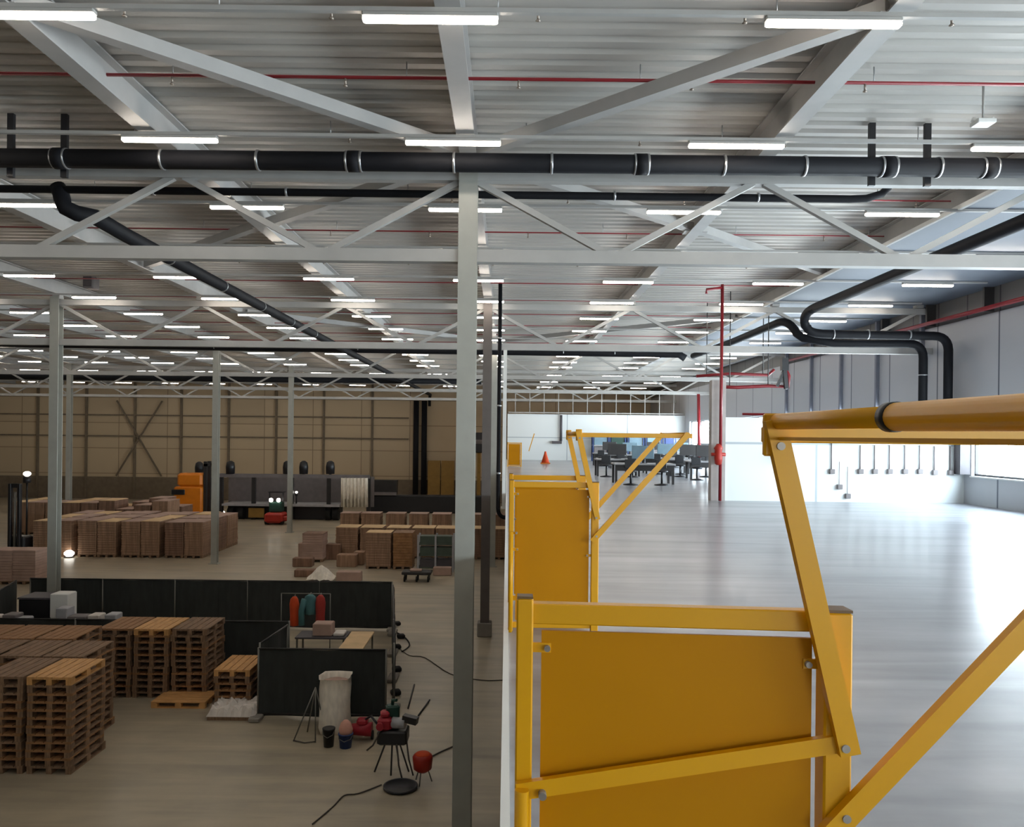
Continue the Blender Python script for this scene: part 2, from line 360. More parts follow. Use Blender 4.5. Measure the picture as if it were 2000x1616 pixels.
# ------------------------------------------------------------------ roof steel
bx = [-.62+4.4*k for k in range(-11, 4)]
for i, x in enumerate(bx):
    k = i-11
    lab = 'long roof beam straight above the middle column row' if k == 0 else 'long roof beam, %s to the %s of the one above the middle column' % (ORD[abs(k)], 'left' if k < 0 else 'right')
    c = thing('roof_beam', lab, 'beam', (x, 1.5, H+4.15), 'roof beams running to the back wall')
    MB().ibeam((x, 1.5, H+4.37), (x, YB, H+4.37), .25, .44, .02, .014).build('girder', M['beam'], c)
    if -3 <= k <= 3:
        for y in (12.05, 24.35, 37.1):
            MB().box(x-.11, x+.11, y-.11, y+.11, H+4.02, H+4.15).build('seat_plate', M['steel'], c)
TY = CY
for i, y in enumerate(TY):
    c = thing('roof_truss', 'lateral steel lattice truss, %s from the camera' % ('nearest' if i == 0 else ORD[i+1]), 'truss', (0, y, H+2.6), 'lattice trusses across the hall')
    x0, x1 = -49.0, XR-.02
    MB().bar((x0, y, H+3.92), (x1, y, H+3.92), .16, .17).build('top_chord', M['steel'], c)
    MB().bar((x0, y, H+2.70), (x1, y, H+2.70), .18, .19).build('bottom_chord', M['steel'], c)
    for x in bx:
        if abs(x)/y > .78 and i < 3: continue
        for s in (-1, 1):
            if x+2.2*s > XR: continue
            MB().bar((x+.08*s, y, H+3.86), (x+2.12*s, y, H+2.76), .09, .09, (0, 1, 0)).build('diagonal', M['steel'], c)
br = [((-5.0, 7.9), (-.72, 12.0), 'lit diagonal roof brace from far left beam down to centre'), ((3.75, 7.9), (-.5, 12.0), 'shaded diagonal roof brace from right beam to centre'),
      ((-.5, 12.3), (3.7, 16.2), 'short pale roof brace right of the main column'), ((3.9, 16.3), (8.1, 20.4), 'pale roof brace near the right side, sloping away'),
      ((-.74, 12.3), (-4.9, 16.2), 'dim roof brace left of the main column behind truss'), ((-5.1, 16.3), (-9.3, 20.4), 'dim roof brace further left behind the truss'),
      ((-9.3, 28.2), (-5.1, 32.2), 'distant pale roof brace over the left hall'), ((-4.9, 32.2), (-.7, 36.3), 'distant pale roof brace meeting the middle beam from the left'),
      ((8.1, 28.2), (3.9, 32.2), 'distant roof brace over the upper floor'), ((3.7, 32.2), (-.5, 36.3), 'distant roof brace meeting the middle beam from the right')]
for a, b, lab in br:
    c = thing('roof_brace', lab, 'brace', ((a[0]+b[0])/2, (a[1]+b[1])/2, H+4.05), 'diagonal roof braces')
    MB().bar((*a, H+4.28), (*b, H+4.28), .17, .17).build('brace_tube', M['beam'], c)
    for p in (a, b): MB().box(p[0]-.14, p[0]+.14, p[1]-.14, p[1]+.14, H+4.17, H+4.19).build('gusset_plate', M['beam'], c)

# ------------------------------------------------------------------ lights: rows of tube fixtures on trunking
LX0, LDX, LY0, LDY, LZ = -.78, 3.88, 7.64, 3.23, H+4.0
def fixture_parts(root):
    MB().box(-.655, .655, -.045, .045, .004, .055, b=.01).build('housing', M['steel'], root)
    MB().box(-.65, .65, -.042, .042, -.036, .012, b=.012).build('tube', M['tube'], root)
proto = None; far_mesh = None
rowname = lambda k: '%s row of lights from camera' % ORD[k+1]
def vis(x, y): return abs((x*F/y)-0) < 1010+.65*F/y
for k in range(-2, 19):
    y = LY0+LDY*k
    js = [j for j in range(-12, 4) if (vis(LX0+LDX*j, y) if k >= 0 else -3 <= j <= 2)]
    if k >= 0:   # one extra beyond the frame on the left
        if js[0] > -12: js = [js[0]-1]+js
    for q, j in enumerate(js):
        x = LX0+LDX*j
        where = ('%s from left in %s' % (ORD[q+1], rowname(k))) if k >= 0 else '%s from left, %s row overhead out of view' % (ORD[q+1], ORD[-k])
        lab = 'lit white tube light, '+where
        if proto is None:
            proto = thing('tube_light', lab, 'ceiling light', (0, 0, 0), 'tube lights in rows under the roof'); fixture_parts(proto); proto.location = (x, y, LZ)
        else: dup(proto, (x, y, LZ), lab)
    if k >= 0:
        xa = LX0+LDX*js[0]-1.5; xb = XR-.6
        c = thing('light_trunking', 'thin pale trunking carrying the %s' % rowname(k), 'trunking', ((xa+xb)/2, y, LZ+.1), 'light trunking rows')
        MB().box(xa, xb, y-.028, y+.028, LZ+.056, LZ+.1).build('rail', M['steel'], c)

# ------------------------------------------------------------------ red sprinkler lines under the roof
for i, y in enumerate([8.25, 9.85, 11.75, 14.7, 17.3, 20.2, 23.1, 26.0, 29.0, 32.0, 35.0, 38.0, 41.0]):
    xl = max(-.72*y-1, -40)
    c = thing('sprinkler_pipe', 'thin red sprinkler pipe under the roof sheet, %s from the camera' % ('nearest' if i == 0 else ORD[i+1]), 'pipe', ((xl+XR)/2, y, H+4.4), 'red sprinkler pipes under the roof')
    MB().tube([(xl, y, H+4.42), (XR, y, H+4.42)], .022 if i < 3 else .015, 8).build('pipe', M['red'], c)
    if i < 6:
        x = -3.9*(y/8) + .6*i; q = 0
        while x < 9:
            MB().tube([(x, y, H+4.42), (x, y, H+4.33)], .014, 8).lathe((x, y, H+4.30), [(.01, 0), (.03, .01), (.012, .03)], 8).build('sprinkler_head', M['bolt'], c)
            x += 2.15
        x = xl+1
        while x < XR:
            MB().tube([(x, y, H+4.42), (x, y, ZD)], .008, 6).build('hanger_rod', M['band'], c); x += 2.9

# ------------------------------------------------------------------ black pipes
def pipe(name, label, pts, r, clips=(), clipdir=None, group=None, hang=()):
    p0 = pts[0]; c = thing(name, label, 'pipe', tuple(p0), group)
    MB().tube(pts, r, 16).build('pipe', M['duct'], c)
    for p in clips:
        dd = Vector(clipdir)*.018; p = Vector(p)
        MB().tube([p-dd, p+dd], r+.014, 16).build('clip', M['band'], c)
    for p in hang:
        p = Vector(p); MB().box(p.x-.045, p.x+.045, p.y-.03, p.y+.03, p.z-r-.09, ZD).build('hanger', M['black'], c)
    return c
YA = 11.45
za = lambda u: at(u, 318+(u-990)*.0115, YA)
A0 = at(-250, 306, YA); A1 = at(2200, 331, YA)
A = lambda u: A0+(A1-A0)*((u+250)/2450)
pipe('drain_pipe', 'thick black insulated pipe crossing the whole picture below the near lights', [A(-250), A(800), A(2200)], .135,
     [A(u) for u in (107, 130, 318, 505, 678, 705, 887, 1077, 1240, 1265, 1413, 1570, 1720, 1746, 1832, 1917, 1942)], (1, 0, 0), 'black insulated pipes', hang=[A(u)+Vector((0, .16, 0)) for u in (8, 114, 1712, 1822)])
# sockets (thicker sleeves) on it
par = [o for o in sc.collection.objects if o.name == 'drain_pipe'][0]
for u in (118, 691, 1252, 1733, 1930): MB().tube([A(u-11), A(u+11)], .15, 16).build('coupling', M['duct'], par)
Y2 = 12.9
pipe('drain_pipe', 'thinner black pipe running just below and behind the thick one', [at(-80, 368, Y2), at(900, 380, Y2), at(1660, 389, Y2), at(1692, 388, Y2), at(1722, 379, Y2), at(1735, 366, Y2+.1)], .062, [at(u, 372+(u-300)*.0115, Y2) for u in (300, 560, 1200, 1480)], (1, 0, 0), 'black insulated pipes')
XA = -6.85; zA = H+3.5
pipe('drain_pipe', 'black pipe dropping at upper left and running away to the back wall', [at(112, 366, Y2+.05), at(119, 378, Y2+.02), at(122, 392, Y2), at(128, 406, Y2), at(150, 417, Y2+.1), at(185, 424, Y2+.35)]+[Vector((XA, yy, zA)) for yy in (14.2, 20, 40, 70.5)]+[Vector((XA-.1, 71.0, zA-.3)), Vector((XA-.1, 71.0, zA-1.0))], .13,
     [(XA, yy, zA) for yy in (16, 19, 22, 25, 28)], (0, 1, 0), 'black insulated pipes')
Y3 = 36.3
pipe('drain_pipe', 'distant black pipe crossing the hall at mid height of the roof', [at(-40, 670, Y3), at(800, 684, Y3), at(1325, 692, Y3), at(1338, 700, Y3)], .17, [at(u, 670+u*.0158, Y3) for u in (420, 700, 1100, 1200)], (1, 0, 0), 'black insulated pipes')
Y4 = 58.5
pipe('drain_pipe', 'farthest black pipe crossing in front of the back wall', [at(-40, 736, Y4), at(940, 746, Y4)], .2, group='black insulated pipes')
XB = 8.45; zB = H+3.6
pipe('drain_pipe', 'black pipe at upper right running away and bending to the right wall',
     [Vector((XB, 7.5, zB)), Vector((XB, 15, zB)), Vector((XB, 21.8, zB))]+arc((XB, 21.8, zB), (XB, 22.9, zB), (XB+.15, 22.95, zB-.35))+arc((XB+.2, 22.95, zB-.4), (XB+.25, 22.95, H+3.02), (XB+.8, 22.95, H+3.02))+[Vector((12.1, 22.95, H+3.0))]+arc((12.3, 22.95, H+3.0), (12.72, 22.95, H+3.0), (12.74, 22.95, H+2.6))+[Vector((12.74, 22.95, ZM+.02))], .125,
     [(x, 22.95, H+3.02) for x in (9.4, 10.4, 11.6)], (1, 0, 0), 'black insulated pipes')
pipe('drain_pipe', 'black pipe beyond the partition bending down to join the wall run',
     [Vector((XB, 36.2, zB+.1)), Vector((XB, 30, zB)), Vector((XB, 24.9, zB))]+arc((XB, 24.8, zB), (XB+.05, 24.0, zB), (XB+.25, 23.9, zB-.45))+[Vector((XB+.35, 23.7, H+3.0))]+[Vector((XB+1.2, 23.5, H+2.83)), Vector((11.7, 23.4, H+2.82))]+arc((11.8, 23.4, H+2.82), (12.25, 23.4, H+2.82), (12.25, 23.4, H+2.4))+[Vector((12.25, 23.4, ZM+.02))], .125,
     [(12.25, 23.4, H+1.9)], (0, 0, 1), 'black insulated pipes')
for u, lab in ((812, 'left of the black downpipe group on the back wall'), (828, 'right of the black downpipe group on the back wall')):
    p = at(u, 880, 71.5); c = thing('downpipe', 'dark downpipe, '+lab, 'pipe', (p.x, 71.55, 0), 'dark downpipes on the back wall')
    MB().tube([(p.x, 71.55, 0), (p.x, 71.55, H+3.0)], .25, 12).build('pipe', M['duct'], c)

# red mains
def redpipe(label, pts, r, extra=None):
    c = thing('sprinkler_main', label, 'pipe', tuple(pts[0]), 'red sprinkler mains'); MB().tube(pts, r, 10).build('pipe', M['red'], c)
    return c
c = redpipe('dark red main pipe running high along the right wall', [(12.75, 12, H+3.52), (12.75, 36.5, H+3.52)], .06)
for y in (15.5, 18.4, 21.3, 24.2, 27.1): MB().box(12.75, XR+.02, y-.04, y+.04, H+3.45, H+4.1).build('bracket', M['frame_dark'], c)
RX = 6.08; RY = 22.35
c = redpipe('tall red riser pipe in front of the partition end post', [at(1411, 556, RY), Vector((at(1406, 975, RY).x, RY, ZM+.01))], .045)
pz = at(1403, 888, RY); MB().lathe((pz.x, RY, pz.z-.3), [(.05, 0), (.1, .04), (.12, .2), (.1, .42), (.13, .48), (.05, .6)], 12).build('valve', M['redm'], c)
MB().tube([(pz.x-.2, RY, pz.z), (pz.x+.2, RY, pz.z)], .05, 10).build('valve_arm', M['redm'], c)
MB().tube([at(1411, 562, RY), at(1380, 566, RY), at(1380, 574, RY)], .04, 8).build('branch', M['red'], c)
c = redpipe('red pipe cluster, lower bright red run left of the right wall', [at(1410, 756, 25), at(1440, 757, 25), at(1500, 754, 25), at(1540, 756, 25), at(1541, 735, 25), at(1530, 712, 25)], .055)
for u in (1425, 1500):
    p = at(u, 756, 25); MB().tube([p, Vector((p.x, p.y, ZD-.02))], .015, 6).build('hanger_rod', M['frame_dark'], c)
c = redpipe('red pipe cluster, upper dull red run behind the riser', [at(1360, 735, 27), at(1430, 730, 27), at(1500, 733, 27), at(1512, 722, 27)], .05)
for u in (1380, 1490):
    p = at(u, 733, 27); MB().tube([p, Vector((p.x, p.y, ZD-.02))], .015, 6).build('hanger_rod', M['frame_dark'], c)
redpipe('dark red pipe lying along the top of the white partition', [at(1450, 809, 22.5), at(1655, 812, 22.5)], .035)
redpipe('thin faded red riser in the far bright doorway', [at(1364, 770, 45), at(1366, 905, 45)], .09)
c = thing('pipe_bracket', 'black pipe bracket holding the red pipe cluster', 'bracket', tuple(at(1530, 755, 24.8)))
MB().bar(at(1532, 700, 24.8), at(1532, 724, 24.8), .2, .2).bar(at(1532, 722, 24.8), at(1518, 755, 24.8), .08).bar(at(1532, 722, 24.8), at(1536, 760, 24.8), .12).build('arm', M['black'], c)

# railing / mesh strip above the far white wall
c = thing('mesh_screen', 'row of thin uprights above the far white wall', 'screen', (6, 57.8, H+1.55))
for z in (1.66, 3.3): MB().bar((.1, 57.9, H+z), (12.9, 57.9, H+z), .07).build('rail', M['steel'], c)
x = .6
while x < 12.9: MB().bar((x, 57.9, H+1.53), (x, 57.9, H+3.3), .05).build('upright', M['steel'], c); x += 1.05

# ------------------------------------------------------------------ yellow gates on the upper floor
def side_frame(c, Y, arms=True, link=True, skew=0):
    n0 = len(bpy.data.objects); side_frame_(c, Y, arms, link)
    if skew:
        for o in list(bpy.data.objects):
            if o.type == 'MESH' and (o.parent is c or (o.parent and o.parent.parent is c)):
                for v in o.data.vertices: v.co.y -= skew*v.co.x
def side_frame_(c, Y, arms, link):
    P = lambda X, z: Vector((X, Y, H+z))
    b = MB().box(.030, .072, Y-.02, Y+.02, ZM, H-.415, b=.004); b.build('post', M['yellow'], c)
    MB().box(.031, .071, Y-.019, Y+.019, H-.415, H-.409).build('post_cap', M['cap'], c)
    MB().box(.785, .852, Y-.03, Y+.03, ZM, H-.428, b=.005).build('post', M['yellow'], c)
    MB().box(.786, .851, Y-.029, Y+.029, H-.428, H-.421).build('post_cap', M['cap'], c)
    MB().box(.068, .785, Y-.012, Y+.028, H-.480, H-.428, b=.003).build('top_rail', M['yellow'], c)
    MB().box(.068, .785, Y-.012, Y+.028, ZM+.03, ZM+.08, b=.003).build('bottom_rail', M['yellow'], c)
    pn = MB().box(.094, .764, Y-.004, Y+.006, ZM+.1, H-.497).build('panel', M['yellow_panel'], c)
    for x, z in ((.108, -.54), (.752, -.56), (.108, -1.05), (.748, -1.1)):
        MB().tube([(x, Y-.02, H+z), (x, Y+.01, H+z)], .008, 10).build('bolt', M['bolt'], pn)
        MB().box(x-.04 if x < .4 else x-.01, x+.01 if x < .4 else x+.04, Y-.008, Y+.0, H+z-.012, H+z+.012).build('clamp', M['yellow'], pn)
    if not arms: return
    yy = Y-.045
    q = lambda X, z: (X, yy, H+z)
    MB().bar(q(.838, -.765), q(.652, .045), .026, .048, up=(1, 0, 0)).build('arm', M['yellow'], c)
    MB().bar(q(.79, -.965), q(1.66, .03), .026, .05, up=(1, 0, 0)).build('arm', M['yellow'], c)
    if link: MB().bar((.035, Y-.03, H-.897), (.81, Y-.03, H-.747), .02, .042, up=(0, 0, 1)).build('link_bar', M['yellow'], c)
    for x, z in ((.098, -.895), (.825, -.748), (.829, -.917), (.665, -.02)):
        MB().tube([(x, Y-.062, H+z), (x, Y-.02, H+z)], .010, 12).build('bolt', M['bolt'], c)
    MB().tube([(.047, Y-.05, ZM), (.047, Y-.05, H-.885)], .018, 14).build('stop_tube', M['yellow'], c)
    MB().box(.64, 1.70, Y-.03, Y+.015, H-.012, H+.028, b=.003).build('top_bar', M['yellow'], c)
    MB().box(.632, .688, Y-.04, Y-.02, H-.045, H+.06, b=.004).build('corner_plate', M['yellow'], c)
g = thing('pallet_gate', 'nearest yellow pivoting pallet gate with sheet side panel, right foreground', 'safety gate', (.44, 2.0, ZM), 'yellow pallet gates along the floor edge')
side_frame(g, 2.0, skew=.075)
MB().tube([(.663, 2.0, H+.040), (.663, 1.3, H+.038)], .0195, 20).build('cross_rail', M['yellow'], g)
sl = MB().tube([(.663, 1.37, H+.038), (.663, -.3, H+.030)], .0245, 24).build('rail_sleeve', M['yellow'], g)
MB().tube([(.663, 1.376, H+.038), (.663, 1.350, H+.038)], .0262, 24).build('end_cap', M['black'], sl)
MB().box(.66, .70, -.3, 1.99, H-.006, H+.002).build('rail_flange', M['yellow'], g)
g = thing('pallet_gate', 'second yellow pallet gate, standing beyond the nearest one', 'safety gate', (.44, 7.9, ZM), 'yellow pallet gates along the floor edge')
side_frame(g, 7.3, link=False); side_frame(g, 8.5, link=False)
for x in (.663, 1.66): MB().tube([(x, 7.27, H+.02), (x, 8.5, H+.02)], .022, 12).build('cross_rail', M['yellow'], g)
g = thing('pallet_gate', 'tiny far yellow pallet gate near the far white wall', 'safety gate', (.44, 45, ZM), 'yellow pallet gates along the floor edge')
side_frame(g, 45, arms=False)
MB().bar((1.25, 44.9, H-.9), (1.55, 44.9, H+.1), .05).build('arm', M['yellow'], g)

# things on the far upper floor
p = gnd(1065, 906, ZM)
c = thing('safety_cone', 'small orange cone on the far upper floor above second gate', 'cone', tuple(p))
MB().box(p.x-.3, p.x+.3, p.y-.3, p.y+.3, ZM, ZM+.06).build('base', M['orange'], c)
MB().lathe((p.x, p.y, ZM+.06), [(.26, 0), (.17, .3), (.09, .55), (.05, .72)], 16).build('cone_body', M['hivis'], c)
c = thing('downpipe', 'grey downpipe on the far white wall above the cone', 'pipe', (3.95, 57.8, ZM+1.5))
MB().tube([(3.95, 57.85, H+1.5), (3.95, 57.85, ZM+1.4)], .09, 10).build('pipe', M['greyd'], c)
MB().box(3.3, 4.0, 57.7, 57.95, ZM+1.2, ZM+1.4).build('pipe_foot', M['greyd'], c)

def desk(p, w, dpt, label, mon=1):
    c = thing('work_table', label, 'table', tuple(p), 'dark work tables on the far upper floor')
    x, y, z = p
    MB().box(x-w/2, x+w/2, y-dpt/2, y+dpt/2, z+.72, z+.78, b=.01).build('table_top', M['desk'], c)
    MB().box(x-w/2+.05, x+w/2-.05, y-dpt/2+.03, y-dpt/2+.06, z+.5, z+.72).build('apron', M['frame_dark'], c)
    for sx_ in (-1, 1):
        for sy_ in (-1, 1): MB().box(x+sx_*(w/2-.08)-.04, x+sx_*(w/2-.08)+.04, y+sy_*(dpt/2-.08)-.04, y+sy_*(dpt/2-.08)+.04, z, z+.72).build('leg', M['frame_dark'], c)
    return c
def chair(p, label, rz=0):
    c = thing('work_stool', label, 'chair', tuple(p), 'dark stools at the far work tables')
    x, y, z = p
    MB().lathe((x, y, z+.48), [(.2, 0), (.23, .03), (.2, .07)], 14).build('seat', M['black'], c)
    MB().tube([(x, y, z+.05), (x, y, z+.48)], .04, 8).build('stem', M['black'], c)
    MB().lathe((x, y, z), [(.28, 0), (.28, .03), (.05, .07)], 12).build('base', M['black'], c)
    MB().box(x-.2, x+.2, y+.16, y+.2, z+.62, z+.95, b=.01).build('backrest', M['black'], c)
    return c
D = [(1255, 945, 2.3), (1205, 930, 2.0), (1300, 925, 2.2), (1345, 930, 2.0), (1378, 936, 1.6), (1230, 915, 2.4), (1330, 912, 2.4), (1375, 915, 2.0), (1190, 910, 2.0), (1275, 908, 2.0)]
Dn = ['nearest, seen through the second gate', 'left one seen through the second gate', 'just right of the second gate', 'middle one right of the second gate', 'beside the partition end post', 'small one seen through the gate triangle', 'farther one right of the gate', 'farther one beside the end post', 'far left one behind the gate arm', 'farthest, behind the gate arms']
for (u, v, wd), lab in zip(D, Dn):
    p = gnd(u, v, ZM); desk(p, wd, 1.0, 'dark legged work table, '+lab)
    for s in (-.6, .55):
        q = p+Vector((s, -.95, 0)); chair(q, 'dark stool on the %s side of the table %s' % ('left' if s < 0 else 'right', lab))
    mt = thing('desk_monitor', 'screen standing on the table '+lab, 'monitor', (p.x, p.y, ZM+.78), 'screens on the far work tables')
    MB().box(p.x-.15, p.x+.15, p.y-.1, p.y+.1, ZM+.78, ZM+.80).box(p.x-.03, p.x+.03, p.y-.02, p.y+.02, ZM+.8, ZM+1.0).build('stand', M['black'], mt)
    MB().box(p.x-.42, p.x+.42, p.y-.03, p.y+.03, ZM+.95, ZM+1.45, b=.01).build('screen', M['bluegrey'] if wd > 2.1 else M['frame_dark'], mt)
for i, (u, wd, m_) in enumerate([(1172, 1.1, 'bluegrey'), (1205, 1.1, 'dgreen'), (1240, 1.1, 'bluegrey'), (1275, 1.1, 'bluegrey'), (1306, .8, 'blue')]):
    X = at(u, 880, 57).x
    c = thing('storage_rack', 'blue-grey storage rack by the far white wall, %s from the left' % ORD[i+1], 'rack', (X, 57, ZM), 'racks by the far white wall')
    for s in (-1, 1):
        for yy in (56.6, 57.4): MB().box(X+s*wd/2-.04, X+s*wd/2+.04, yy-.04, yy+.04, ZM, ZM+2.0).build('upright', M['blue'], c)
    for z in (.4, 1.1, 1.8): MB().box(X-wd/2, X+wd/2, 56.6, 57.4, ZM+z, ZM+z+.06).build('shelf', M['desk'], c)
    MB().box(X-wd/2+.1, X+wd/2-.1, 56.65, 57.3, ZM+1.17, ZM+1.7).build('bin_row', M[m_], c)
    MB().box(X-wd/2+.1, X+wd/2-.1, 56.7, 57.3, ZM+.46, ZM+1.0).build('bin_row', M['grey'], c)

# socket drops on the white partition
SD = [(1625, 856, 918), (1681, 870, 918), (1709, 870, 918), (1738, 870, 918), (1768, 870, 918), (1797, 870, 918), (1826, 872, 920), (1857, 872, 920), (1640, 902, 948), (1656, 912, 966)]
for i, (u, v0, v1) in enumerate(SD):
    p0 = at(u, v0, 22.5); p1 = at(u, v1, 22.5)
    lab = ('%s from left on the white partition' % ORD[i+1]) if i < 8 else ('lower %s one on the white partition' % ('left' if i == 8 else 'right'))
    c = thing('socket_drop', 'thin grey cable conduit with socket box, '+lab, 'socket', (p1.x, 22.5, p1.z), 'socket drops on the white partition')
    MB().tube([(p0.x, 22.52, p0.z), (p0.x, 22.52, p1.z)], .018 if i < 8 else .01, 8).build('conduit', M['grey'], c)
    MB().box(p1.x-.07, p1.x+.07, 22.45, 22.55, p1.z-.12, p1.z+.02, b=.01).build('socket_box', M['grey'], c)
p = at(1532, 885, 22.4)
c = thing('wall_cabinet', 'small dark cabinet on the white partition behind the gate corner', 'cabinet', (p.x, 22.45, p.z-.27))
MB().box(p.x-.08, p.x+.09, 22.35, 22.55, p.z-.28, p.z+.27, b=.01).build('body', M['greyd'], c)
MB().box(p.x-.06, p.x+.07, 22.33, 22.35, p.z-.22, p.z+.22).build('door', M['grey'], c)

# small devices near the roof
p = at(1920, 240, 10.3)
c = thing('roof_sensor', 'small white device hanging under the roof at upper right', 'sensor', tuple(p))
MB().box(p.x-.12, p.x+.12, p.y-.1, p.y+.1, p.z-.03, p.z+.03, b=.01).build('body', M['white'], c)
MB().tube([p, Vector((p.x, p.y, ZD-.01))], .015, 8).build('rod', M['steel'], c)
for s in (-1, 1): MB().bar((p.x+.05*s, p.y, p.z), (p.x+.14*s, p.y, p.z+.05), .05).build('wing', M['white'], c)
p = at(178, 551, 24.0)
c = thing('loudspeaker', 'grey box loudspeaker on the truss near the left column top', 'speaker', tuple(p))
MB().box(p.x-.16, p.x+.16, p.y-.2, p.y+.2, p.z-.22, p.z+.2, b=.03).build('cabinet', M['grey'], c)
MB().box(p.x-.12, p.x+.12, p.y-.22, p.y-.2, p.z-.17, p.z+.15).build('grille', M['greyd'], c)
MB().tube([(p.x, p.y, p.z+.2), (p.x, p.y, ZD-.01)], .02, 8).build('bracket', M['frame_dark'], c)

# ------------------------------------------------------------------ pallets
def pallet_parts(root, wood, wood_b, wx=.8, wy=1.2):
    dk = MB(); n = 5; bw = wy/n*.86        # boards run across the width so the stack end shows two openings
    for k in range(5):
        x = -wx/2+(wx-.145)*k/4; dk.box(x, x+.145, -wy/2, wy/2, .122, .144)
    for y in (-wy/2, -.06, wy/2-.12): dk.box(-wx/2, wx/2, y, y+.12, .1, .122)
    dk.build('deck', wood, root)
    for x in (-wx/2, -.05, wx/2-.1):
        b = MB().box(x, x+.1, -wy/2, wy/2, 0, .022)
        for y in (-wy/2, -.07, wy/2-.14): b.box(x, x+.1, y, y+.14, .022, .1)
        b.build('bearer', wood_b, root)
protos = {}
def pallet(x, y, z, rz, label, kind='wood', group=None):
    key = kind
    if key not in protos:
        r = thing('wooden_pallet', label, 'pallet', (0, 0, 0)); m = {'wood': 'wood', 'old': 'wood2', 'new': 'wood3'}[kind]
        pallet_parts(r, M[m], M['wood2' if kind != 'new' else 'wood3']); protos[key] = r
        r.location = (x, y, z); r.rotation_euler = (0, 0, rz)
        if group: r['group'] = group
        return r
    return dup(protos[key], (x, y, z), label, group, rz)
def pstack(x, y, n, name, rz=0, topkind='new'):
    for k in range(n):
        pos = 'topmost pallet' if k == n-1 else ('bottom pallet' if k == 0 else '%s pallet from the top' % ORD[n-k])
        kd = topkind if k == n-1 else random.choice(('wood', 'old', 'old', 'wood'))
        pallet(x+random.uniform(-.018, .018), y+random.uniform(-.02, .02), k*.1445, rz+random.uniform(-.015, .015), 'wooden pallet, %s of %s' % (pos, name), kd, 'pallets in '+name)
pstack(-8.14, 14.8, 12, 'the nearest stack at lower left', topkind='new')
pstack(-9.02, 14.8, 12, 'the nearest stack cut by the left edge', topkind='old')
for x, nm in ((-8.62, 'right'), (-9.5, 'middle'), (-10.38, 'left')): pstack(x, 16.12, 12, 'the second row, %s stack' % nm, topkind='old')
for x, nm in ((-9.55, 'right'), (-10.43, 'middle'), (-11.3, 'left')): pstack(x, 17.42, 12, 'the third row, %s stack' % nm, topkind='wood')
pstack(-9.02, 18.9, 11, 'the left tall stack before the dark fence', topkind='wood')
pstack(-8.16, 18.9, 11, 'the middle tall stack before the dark fence', topkind='new')
pstack(-7.30, 18.95, 11, 'the right tall stack before the dark fence', topkind='old')
pstack(-6.05, 18.25, 6, 'the low stack beside the dark box fence', topkind='new')
p = gnd(360, 1374)
pallet(p.x, p.y+.05, 0, math.pi/2, 'single light wooden pallet lying alone on the floor', 'new')
p = gnd(452, 1408)
c = thing('wrapped_pallet', 'pallet under a crumpled white sheet before the low stack', 'pallet', (p.x, p.y+.4, 0))
MB().box(p.x-.52, p.x+.48, p.y, p.y+.8, 0, .1).build('pallet_base', M['wood2'], c)
s = MB(); n = 14; V = []; rnd = random.Random(3)
for j in range(n+1):
    for i in range(n+1):
        e = min(i, j, n-i, n-j)
        V.append((p.x-.54+1.04*i/n, p.y-.02+.84*j/n, .08+(0 if e == 0 else .14+rnd.uniform(-.05, .09))))
s.add(V, [(j*(n+1)+i, j*(n+1)+i+1, (j+1)*(n+1)+i+1, (j+1)*(n+1)+i) for j in range(n) for i in range(n)]); s.build('sheet', M['wrap'], c)

# ------------------------------------------------------------------ dark fenced work area
def fence(a, b, h, label, posts=2.4, frame='net'):
    a = Vector((*a, 0)); b = Vector((*b, 0)); L = (b-a).length; n = max(1, round(L/posts)); dd = (b-a)/n
    c = thing('netting_fence', label, 'fence', tuple((a+b)/2), 'dark netting fences')
    for i in range(n):
        p = a+dd*i; q = p+dd
        nrm = Vector((-dd.y, dd.x, 0)).normalized()
        vs = []; m_ = 10
        for k in range(m_+1):
            t = k/m_; o = nrm*.03*math.sin(t*9+i)
            vs += [p+(q-p)*t+o+Vector((0, 0, .05)), p+(q-p)*t+o+Vector((0, 0, h-.02)), p+(q-p)*t+o+nrm*.015+Vector((0, 0, h-.02)), p+(q-p)*t+o+nrm*.015+Vector((0, 0, .05))]
        fs = []
        for k in range(m_):
            for e in range(4): fs.append((k*4+e, k*4+(e+1) % 4, k*4+4+(e+1) % 4, k*4+4+e))
        MB().add(vs, fs).build('net_panel', M['net'], c)
    for i in range(n+1):
        p = a+dd*i; MB().tube([p, p+Vector((0, 0, h+.02))], .022, 8).build('post', M['pole'], c)
        MB().box(p.x-.12, p.x+.12, p.y-.3, p.y+.3, 0, .1, b=.02).build('foot', M['concrete'], c)
    MB().tube([a+Vector((0, 0, h)), b+Vector((0, 0, h))], .02, 8).build('top_tube', M['frame_dark'], c)
    MB().tube([a+Vector((0, 0, .1)), b+Vector((0, 0, .1))], .02, 8).build('bottom_tube', M['frame_dark'], c)
fence((-14.9, 24.9), (-3.55, 24.9), 1.5, 'long dark netting fence at the back of the enclosure')
fence((-3.45, 24.4), (-2.45, 17.6), 1.5, 'dark netting fence on the right side of the enclosure')
fence((-5.30, 17.1), (-2.55, 17.1), 1.5, 'nearest dark netting fence, front of the small box')
fence((-5.40, 17.5), (-5.26, 19.2), 1.5, 'short netting fence on the left side of the small box')
fence((-13.3, 19.68), (-5.35, 19.68), 1.47, 'dark netting fence behind the tall pallet stacks')
fence((-15.1, 24.5), (-13.75, 19.9), 1.5, 'dark netting fence closing the enclosure at far left')

